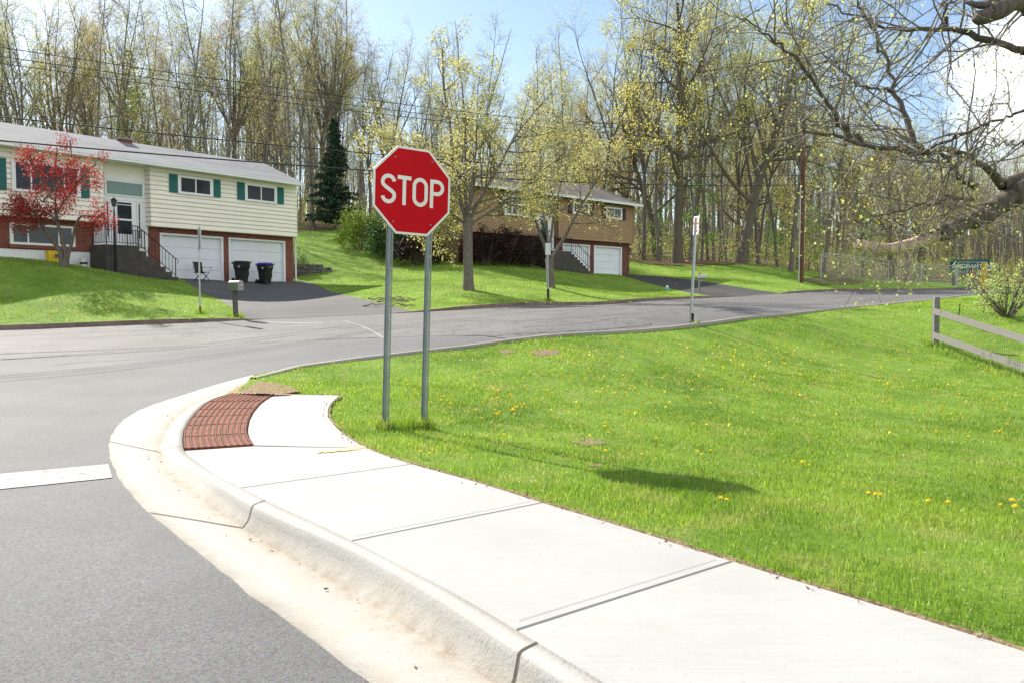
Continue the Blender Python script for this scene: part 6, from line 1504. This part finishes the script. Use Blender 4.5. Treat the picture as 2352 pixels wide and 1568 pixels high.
for i in range(int(L/.2)):
    for sg in (0,1):
        x0 = i*.2; x1 = min(L, x0+gh); mb.bar(gp(x0/L, 0.1 if not sg else gh), gp(x1/L, (x1-x0) if not sg else gh-(x1-x0)+.1), .008, .008)
mb.build('wire_mesh', M['galv_lt'], g)
q = at(*zF(1100,365), 66.6); q2 = at(*zF(1118,458), 66.6); q0 = at(*zF(1084,458), 66.6); mb = MB(); mb.box(q0.x-ga.x, q2.x-ga.x, q.y-ga.y-.12, q.y-ga.y-.10, q2.z-ga.z, q.z-ga.z); mb.build('red_plate', M['signred'], g)
bl = at(*zF(1238,600), 65.3); bl.z = float(HL([bl.x],[bl.y])[0]); bh_ = at(*zF(1238,285), 65.3).z - bl.z; e = empty('bollard', bl, 0, 'tall yellow steel bollard at the end of the chain link gate', 'bollard')
bw = .22; mb = MB(); mb.lathe([(bw,-.2),(bw,bh_-.12),(bw*.85,bh_-.04),(bw*.4,bh_)], 16); mb.build('bollard_post', M['bollard'], e); mb = MB(); mb.lathe([(bw+.006,bh_*.52),(bw+.006,bh_*.56)], 16); mb.build('band', M['yellow'], e)
Yb = 73.0; B0 = at(*zF(857,420), Yb); B1 = at(*zF(1305,420), Yb); zt_ = at(*zF(1000,252), Yb).z; bo = Vector(((B0.x+B1.x)/2, Yb, float(HL([(B0.x+B1.x)/2],[Yb])[0])))
nb_ = empty('notice_board', bo, 0, 'dark green university name board standing behind the chain link gate', 'sign board'); hw = (B1.x-B0.x)/2; zb0 = B0.z-bo.z; zb1 = zt_-bo.z
mb = MB(); mb.bbox(-hw,hw,-.12,.12,zb0,zb1-.28,.02); bd_ = mb.build('board', M['signgreen'], nb_); mb = MB(); mb.prism([(-hw-.05,zb1-.279),(hw+.05,zb1-.279),(hw-.15,zb1),(-hw+.15,zb1-.02)], 'y', -.2, .2); mb.build('board_cap', M['signgreen'], nb_)
for t in (-.72,.05): mb = MB(); mb.box(hw*t-.12,hw*t+.12,.13,.36,-.4,zb1-.4); mb.build('board_post', M['postwood'], nb_)
put_text(bd_, 'BINGHAMTON', .34, M['labelwhite'], .1, -.13, zb1-.62, .006, 1.12); put_text(bd_, 'U N I V E R S I T Y', .26, M['labelwhite'], .1, -.13, zb1-1.12, .004, 1.05)
# ---- board fence at the right of the near lawn
fb = gl(2148, 793, 14); Y0 = fb.y
fe = empty('board_fence', fb, 0, 'weathered grey two board fence running off to the right', 'fence')
fx = lambda px, py, Y: at(px, py, Y) - fb
Ye = Y0 - 4.3
tA, tB = fx(2143,714,Y0-.09), fx(2352,779,Ye); bA, bB = fx(2143,769,Y0-.09), fx(2352,843,Ye)
for A, B in ((tA,tB),(bA,bB)):
    d = (B-A); B2 = A + d*1.12; n = d.normalized(); mb = MB(); mb.bar(A, B2, .035, .155); o = mb.build('board', M['woodgrey'], fe)
ph = at(2148, 683, Y0).z - fb.z
mb = MB(); mb.bbox(-.07,.07,-.07,.07,-.35,ph,.012); mb.build('post', M['woodgrey'], fe)
e_ = (tB-tA)*1.1; mb = MB(); gz2 = float(HL([fb.x+e_.x],[fb.y+e_.y])[0])-fb.z; mb.bbox(e_.x-.07,e_.x+.07,e_.y+.02,e_.y+.16,gz2-.3,(tA+e_).z+.12,.012); mb.build('post', M['woodgrey'], fe)
wm = MB()
for k in range(9): z = .12+.10*k; wm.tube([(-.05,.10,z),((tA+(tB-tA)).x, (tB).y+.12, z+(bB.z-bA.z)+.0)], .0028, 3)
for k in range(48): t = k/47; v = Vector((-.05,.10,0)).lerp(Vector((tB.x,tB.y+.12,bB.z-bA.z)), t); wm.tube([v+Vector((0,0,.05)), v+Vector((0,0,.98))], .0022, 3)
wm.build('wire_mesh', M['wiregreen'], fe)
for px, pyb, pyt, Y, lb in ((2200,762,718,Y0+2.2,'thin green wire fence stake nearer the board fence post'),(2257,746,708,Y0+3.2,'thin green wire fence stake nearer the budding bush')):
    p = at(px, pyb, Y); p.z = float(HL([p.x],[p.y])[0]); zt_ = at(px+3, pyt, Y).z-p.z; mb = MB(); mb.tube([(0,0,-.1),(.04,0,max(.5,zt_))], .016, 5); o = mb.build('fence_stake', M['wiregreen'], None, False, p); tag(o, lb, 'stake', 'green wire fence stakes')
# ---- small things
p = gl(1533, 668); mb = MB(); k_ = p.y/1890; mb.lathe([(.08,0),(.085,.05),(.085,.17),(.06,.19)], 10); e = empty('marker_cap', p, 0, 'small teal and white plastic marker on the tan house lawn', 'marker'); mb.build('cap_body', M['teal'], e); mb = MB(); mb.lathe([(.07,.1901),(.075,.24),(.03,.28)], 10); mb.build('cap_top', M['bucket'], e)
s = TreeB(95)
for k in range(9):
    p = gl(s.r.uniform(815,955), s.r.uniform(690,707)); a = s.r.uniform(-.6,.9); L = s.r.uniform(.5,1.5); w = s.path((p.x,p.y,p.z+.05), (math.cos(a),math.sin(a)*.5,.06), L, 6, .14, 0, .05); w[:,2] = np.maximum(HL(w[:,0],w[:,1])+.02, w[:,2]*0+HL(w[:,0],w[:,1])+.02+np.abs(s.r.normal(0,.05,7))); rd = np.linspace(.028,.008,7); s.tube(w, rd, 5); s.grow(w, rd, 0, [dict(n=4, f0=.2, ang=(30,60), len=.4, r=.01, seg=3, wob=.2, k=3)])
tag(link('fallen_branches', s.trunk_mesh('fallen_branches', M['bark_brown'])), 'heap of dead fallen branches at the driveway edge behind the stop sign', 'branches')
# ------------------------------------------------------------------ grass and dandelions
def nz2(x, y, s, seed):      # cheap smooth noise for clumps of taller and thinner grass
    r = np.random.default_rng(seed); out = 0
    for k in range(7):
        a = r.uniform(0, 6.28); f = s*r.uniform(.6, 2.2); out = out + np.sin((x*math.cos(a)+y*math.sin(a))*f + r.uniform(0, 6.28))
    return out/7
def blades(name, x, y, h, w, mat, lean=.45, label=None, z=None, seed=1):
    r = np.random.default_rng(seed); n = len(x); z = HL(x, y) if z is None else z
    a = r.uniform(0, 6.2832, n); ca, sa = np.cos(a), np.sin(a); ln = np.abs(r.normal(0, lean, n)); b = r.uniform(0, 6.2832, n)
    dx, dy = ln*np.cos(b)*h, ln*np.sin(b)*h
    v = np.empty((n, 5, 3), np.float32)
    v[:,0] = np.stack([x-ca*w/2, y-sa*w/2, z-.006], -1); v[:,1] = np.stack([x+ca*w/2, y+sa*w/2, z-.006], -1)
    hm = h*.58; v[:,2] = np.stack([x+dx*.33+ca*w*.40, y+dy*.33+sa*w*.40, z+hm], -1); v[:,3] = np.stack([x+dx*.33-ca*w*.40, y+dy*.33-sa*w*.40, z+hm], -1)
    v[:,4] = np.stack([x+dx, y+dy, z+h*np.sqrt(np.maximum(.25, 1-ln*ln*.5))], -1)
    i = np.arange(n)*5; q = np.stack([i,i+1,i+2,i+3], -1); t = np.stack([i+3,i+2,i+4], -1)
    o = link(name, np_mesh(name, v.reshape(-1,3), q, t, False, [mat])); tag(o, label, 'grass', kind='stuff'); return o
rg = np.random.default_rng(77)
def clear_of(x, y, polys):
    m = np.ones(len(x), bool)
    for p in polys: m &= ~inpoly(p, x, y)
    return m
N0 = 900000
Yq = np.sqrt(rg.uniform(2.6**2, 33**2, N0)); Xq = rg.uniform(-.80, .80, N0)*Yq + rg.uniform(-.6,.6,N0)
dens = np.minimum(1, (4.6/Yq)**1.45)*(2.6 if False else 1)
area_ = .8*2*(33**2-2.6**2)/2; base_d = N0/area_          # points per m2 before thinning
# heavier sampling close by
X1, Y1 = [], []
for y0, y1, dn in ((2.5,4.2,5200),(4.2,6,3900),(6,8.5,2500),(8.5,12,1500),(12,17,850),(17,24,480),(24,36,260)):
    n = int(dn*(y1*y1-y0*y0)*.80); yy = np.sqrt(rg.uniform(y0*y0, y1*y1, n)); xx = rg.uniform(-.55,1.0,n)*yy; X1.append(xx); Y1.append(yy)
Xq, Yq = np.concatenate(X1), np.concatenate(Y1)
m = clear_of(Xq, Yq, [SWPOLY, STREET, ROAD]) & (Yq < far_y(Xq)-3) & (Xq > -5)
dn_ = np.interp(Yq, NEAR[:,1], NEAR[:,0]); m &= ~((Yq > NEAR[0,1]) & (Xq < dn_ + .12))
Xq, Yq = Xq[m], Yq[m]
ins = np.zeros(len(Xq), bool)
for sp in SOILS: ins |= inpoly(sp, Xq, Yq)
keep = ~ins | (rg.random(len(Xq)) < .42); Xq, Yq = Xq[keep], Yq[keep]
cl = nz2(Xq, Yq, 1.5, 1); c2_ = nz2(Xq, Yq, 5.0, 2)
keep = rg.random(len(Xq)) < np.clip(.82 + cl*.7 + c2_*.35, .25, 1); Xq, Yq, cl, c2_ = Xq[keep], Yq[keep], cl[keep], c2_[keep]
hq = rg.uniform(.020, .046, len(Xq))*(1+.5*np.clip(c2_+cl*.6,-.7,1)); wq = .0036*np.maximum(1, (Yq/4.5))**.85*rg.uniform(.7,1.4,len(Xq))
blades('lawn_grass', Xq, Yq, hq, wq, M['blade'], .55, 'short bright green mown grass of the near lawn', seed=2); print('near blades', len(Xq))
# taller rough grass round the posts and under the fence
tx, ty, th = [], [], []
def tuft(cx, cy, n, rad, h):
    a = rg.uniform(0,6.28,n); r = rad*np.sqrt(rg.random(n)); tx.append(cx+r*np.cos(a)); ty.append(cy+r*np.sin(a)); th.append(rg.uniform(.5,1.1,n)*h)
for sx in (-.232, 0, .15, .232):
    w = ss.matrix_basis @ Vector((sx, 0, 0)); tuft(w.x, w.y, 170, .13, .16)
tuft(np_.location.x, np_.location.y, 130, .22, .16); tuft(fb.x, fb.y, 120, .3, .2)
for t in np.linspace(0, 1, 16): v = fb + (tB-tA)*float(t); tuft(v.x, v.y+.1, 60, .4, .16)
tuft(s2_.location.x, s2_.location.y, 60, .2, .14); tuft(m1.location.x, m1.location.y, 90, .25, .16); tuft(bk_.location.x, bk_.location.y, 60, .2, .16); tuft(m2.location.x, m2.location.y, 60, .3, .2)
tx, ty, th = map(np.concatenate, (tx, ty, th)); mk = clear_of(tx, ty, [SWPOLY, STREET, ROAD, D1, D2]); tx, ty, th = tx[mk], ty[mk], th[mk]
blades('tall_grass', tx, ty, th, .005*np.maximum(1,(ty/6))**.8, M['blade'], .5, 'tufts of longer grass round the sign posts and fence', seed=3)
# far lawns
X1, Y1 = [], []
for y0, y1, dn in ((21,32,150),(32,46,95),(46,75,42)):
    n = int(dn*(y1*y1-y0*y0)*.72); yy = np.sqrt(rg.uniform(y0*y0, y1*y1, n)); X1.append(rg.uniform(-.72,.72,n)*yy); Y1.append(yy)
Xq, Yq = np.concatenate(X1), np.concatenate(Y1)
m = clear_of(Xq, Yq, [ROAD, D1, D2]) & (Yq > far_y(Xq)+.22) & (Yq < edge_y(Xq)+1.5)
for fc_, x0, dp in ((F1, XL, DEP), (F2, XL2, DEP2)):
    q = np.stack([Xq-fc_.o.x, Yq-fc_.o.y], -1); lx = q @ np.array([fc_.ex.x, fc_.ex.y]); ly = q @ np.array([fc_.ey.x, fc_.ey.y]); m &= ~((lx > x0) & (lx < 0) & (ly > .3) & (ly < dp))
Xq, Yq = Xq[m], Yq[m]
blades('far_lawn_grass', Xq, Yq, rg.uniform(.03,.07,len(Xq)), .012*(Yq/24)*rg.uniform(.7,1.4,len(Xq)), M['blade'], .55, 'mown grass of the house lawns across the road', seed=4); print('far blades', len(Xq))
# dandelions
M['dandelion'] = plain('dandelion_yellow', (.86,.60,.012,1), .7, 0, .15, 60, .1); M['stalk'] = plain('dandelion_stalk', (.12,.22,.04,1), .6)
dmesh = []
for k in range(3):
    mb = MB(); rr_ = random.Random(k)
    h = .055+.012*k; mb.tube([(0,0,-.01),(.004,.002,h*.5),(.008,.003,h)], [.0022,.002,.0018], 4, 1)
    nn = 11
    for ring, (r0, r1, zz, up) in enumerate(((.004,.021,.0,.003),(.003,.017,.004,.006),(.001,.011,.008,.007))):
        for i in range(nn):
            a = 6.2832*(i+.5*ring)/nn + rr_.uniform(-.1,.1); da = .26; c, s_ = math.cos, math.sin; q = r1*rr_.uniform(.85,1.12)
            mb.add([(.008+r0*c(a),.003+r0*s_(a),h+zz),(.008+q*.7*c(a-da),.003+q*.7*s_(a-da),h+zz+up*.8),(.008+q*c(a),.003+q*s_(a),h+zz+up*.6),(.008+q*.7*c(a+da),.003+q*.7*s_(a+da),h+zz+up*.8)], [(0,1,2,3)], 0)
    dmesh.append(mb.mesh('dandelion', [M['dandelion'], M['stalk']]))
spots = [(968,1053),(985,1058),(999,1056),(780,990),(772,993),(786,985),(1615,1057),(1632,1056),(1655,1163),(1666,1167),(1998,1153),(2012,1152),(2022,1155),(2178,1180),(2138,1166),(2304,1180),(2320,1178),(2333,1182),(1825,1072),(1848,1079),(1858,1078),(1605,1052)]
for (cx_, cy_, sx_, sy_, n) in ((1185,918,45,14,26),(1130,955,60,25,20),(1030,935,22,8,9),(955,905,15,14,5),(1480,880,120,30,34),(1640,830,110,32,38),(1750,860,120,30,26),(1870,900,150,30,30),(2080,900,140,35,30),(2230,940,90,45,24),(1400,990,140,40,18),(1300,900,90,40,16),(1900,780,150,25,16),(2150,1000,140,50,12),(1750,1010,160,45,10),(1200,860,90,25,12),(1550,940,110,30,14)):
    for i in range(n): spots.append((rg.normal(cx_, sx_), rg.normal(cy_, sy_)))
cnt = 0
for px, py in spots:
    if cnt >= 290 or not (600 < px < 2500 and 745 < py < 1560): continue
    p = gl(px, py, 2.5); 
    if p.y > 23 or (inpoly(SWPOLY, [p.x], [p.y]) | inpoly(STREET, [p.x], [p.y]) | inpoly(ROAD, [p.x], [p.y]))[0]: continue
    o = link('dandelion', dmesh[cnt % 3]); o.location = p; o.rotation_euler = (rg.normal(0,.12), rg.normal(0,.12), rg.uniform(0,6.28)); sc = rg.uniform(.85,1.2); o.scale = (sc,sc,sc)
    where = 'in the lawn right of the stop sign' if px > 1000 else 'in the grass by the sidewalk edge'
    tag(o, 'small yellow dandelion ' + where, 'dandelion', 'dandelions ' + where); cnt += 1
print('dandelions', cnt)
c = []
for k in range(420):
    p = gl(rg.uniform(880,1560), rg.uniform(640,706)) if k < 260 else gl(rg.uniform(0,560), rg.uniform(690,742)); c.append((p.x, p.y, p.z+.07))
o = link('far_dandelions', leaf_cloud('far_dandelions', np.array(c), rg, .055, .8, [M['dandelion']])); tag(o, 'tiny yellow dandelion dots in the lawns across the road', 'dandelions', kind='stuff')
c = []
for k in range(750):
    p = gl(rg.normal(1720,380), abs(rg.normal(0,95))+785, 2.5)
    if p.y < 24 and p.x > 0 and p.y > 6 and not (inpoly(ROAD, [p.x], [p.y]) | inpoly(STREET, [p.x], [p.y]))[0]: c.append((p.x, p.y, p.z+.055))
o = link('tiny_dandelions', leaf_cloud('tiny_dandelions', np.array(c), rg, .036, .9, [M['dandelion']])); tag(o, 'tiny yellow dandelion heads strewn over the middle of the near lawn', 'dandelions', kind='stuff')
sheet('leaf_litter', [(1858,640),(1900,633),(1950,636),(1985,648),(1950,656),(1890,655)], lambda x, y: gl(x, y, 40), M['floor'], .03)
sheet('leaf_litter', [(1480,604),(1560,602),(1660,604),(1700,609),(1600,611),(1500,610)], lambda x, y: gl(x, y, 45), M['floor'], .04)
# a little debris on the gutter and walk: dry leaf scraps and grit
c = []
for k in range(46):
    i = int(rg.integers(0, NP-16)); t = abs(rg.normal(0,.25)); q = foot[i]*(1-t)+edge[i]*t; c.append((q[0], q[1], q[2]+.012))
for k in range(120):
    i = int(rg.integers(0, 64)); q = c5[i]; c.append((q[0]+rg.normal(0,.05)-.02, q[1]+rg.normal(0,.05), q[2]+.008))
M['scrap'] = plain('dry_scraps', (.22,.14,.08,1), .9, 0, .4, 30)
o = link('dry_scraps', leaf_cloud('dry_scraps', np.array(c), rg, .028, .35, [M['scrap']])); tag(o, 'dry leaf scraps along the gutter and sidewalk edge', 'litter', kind='stuff')
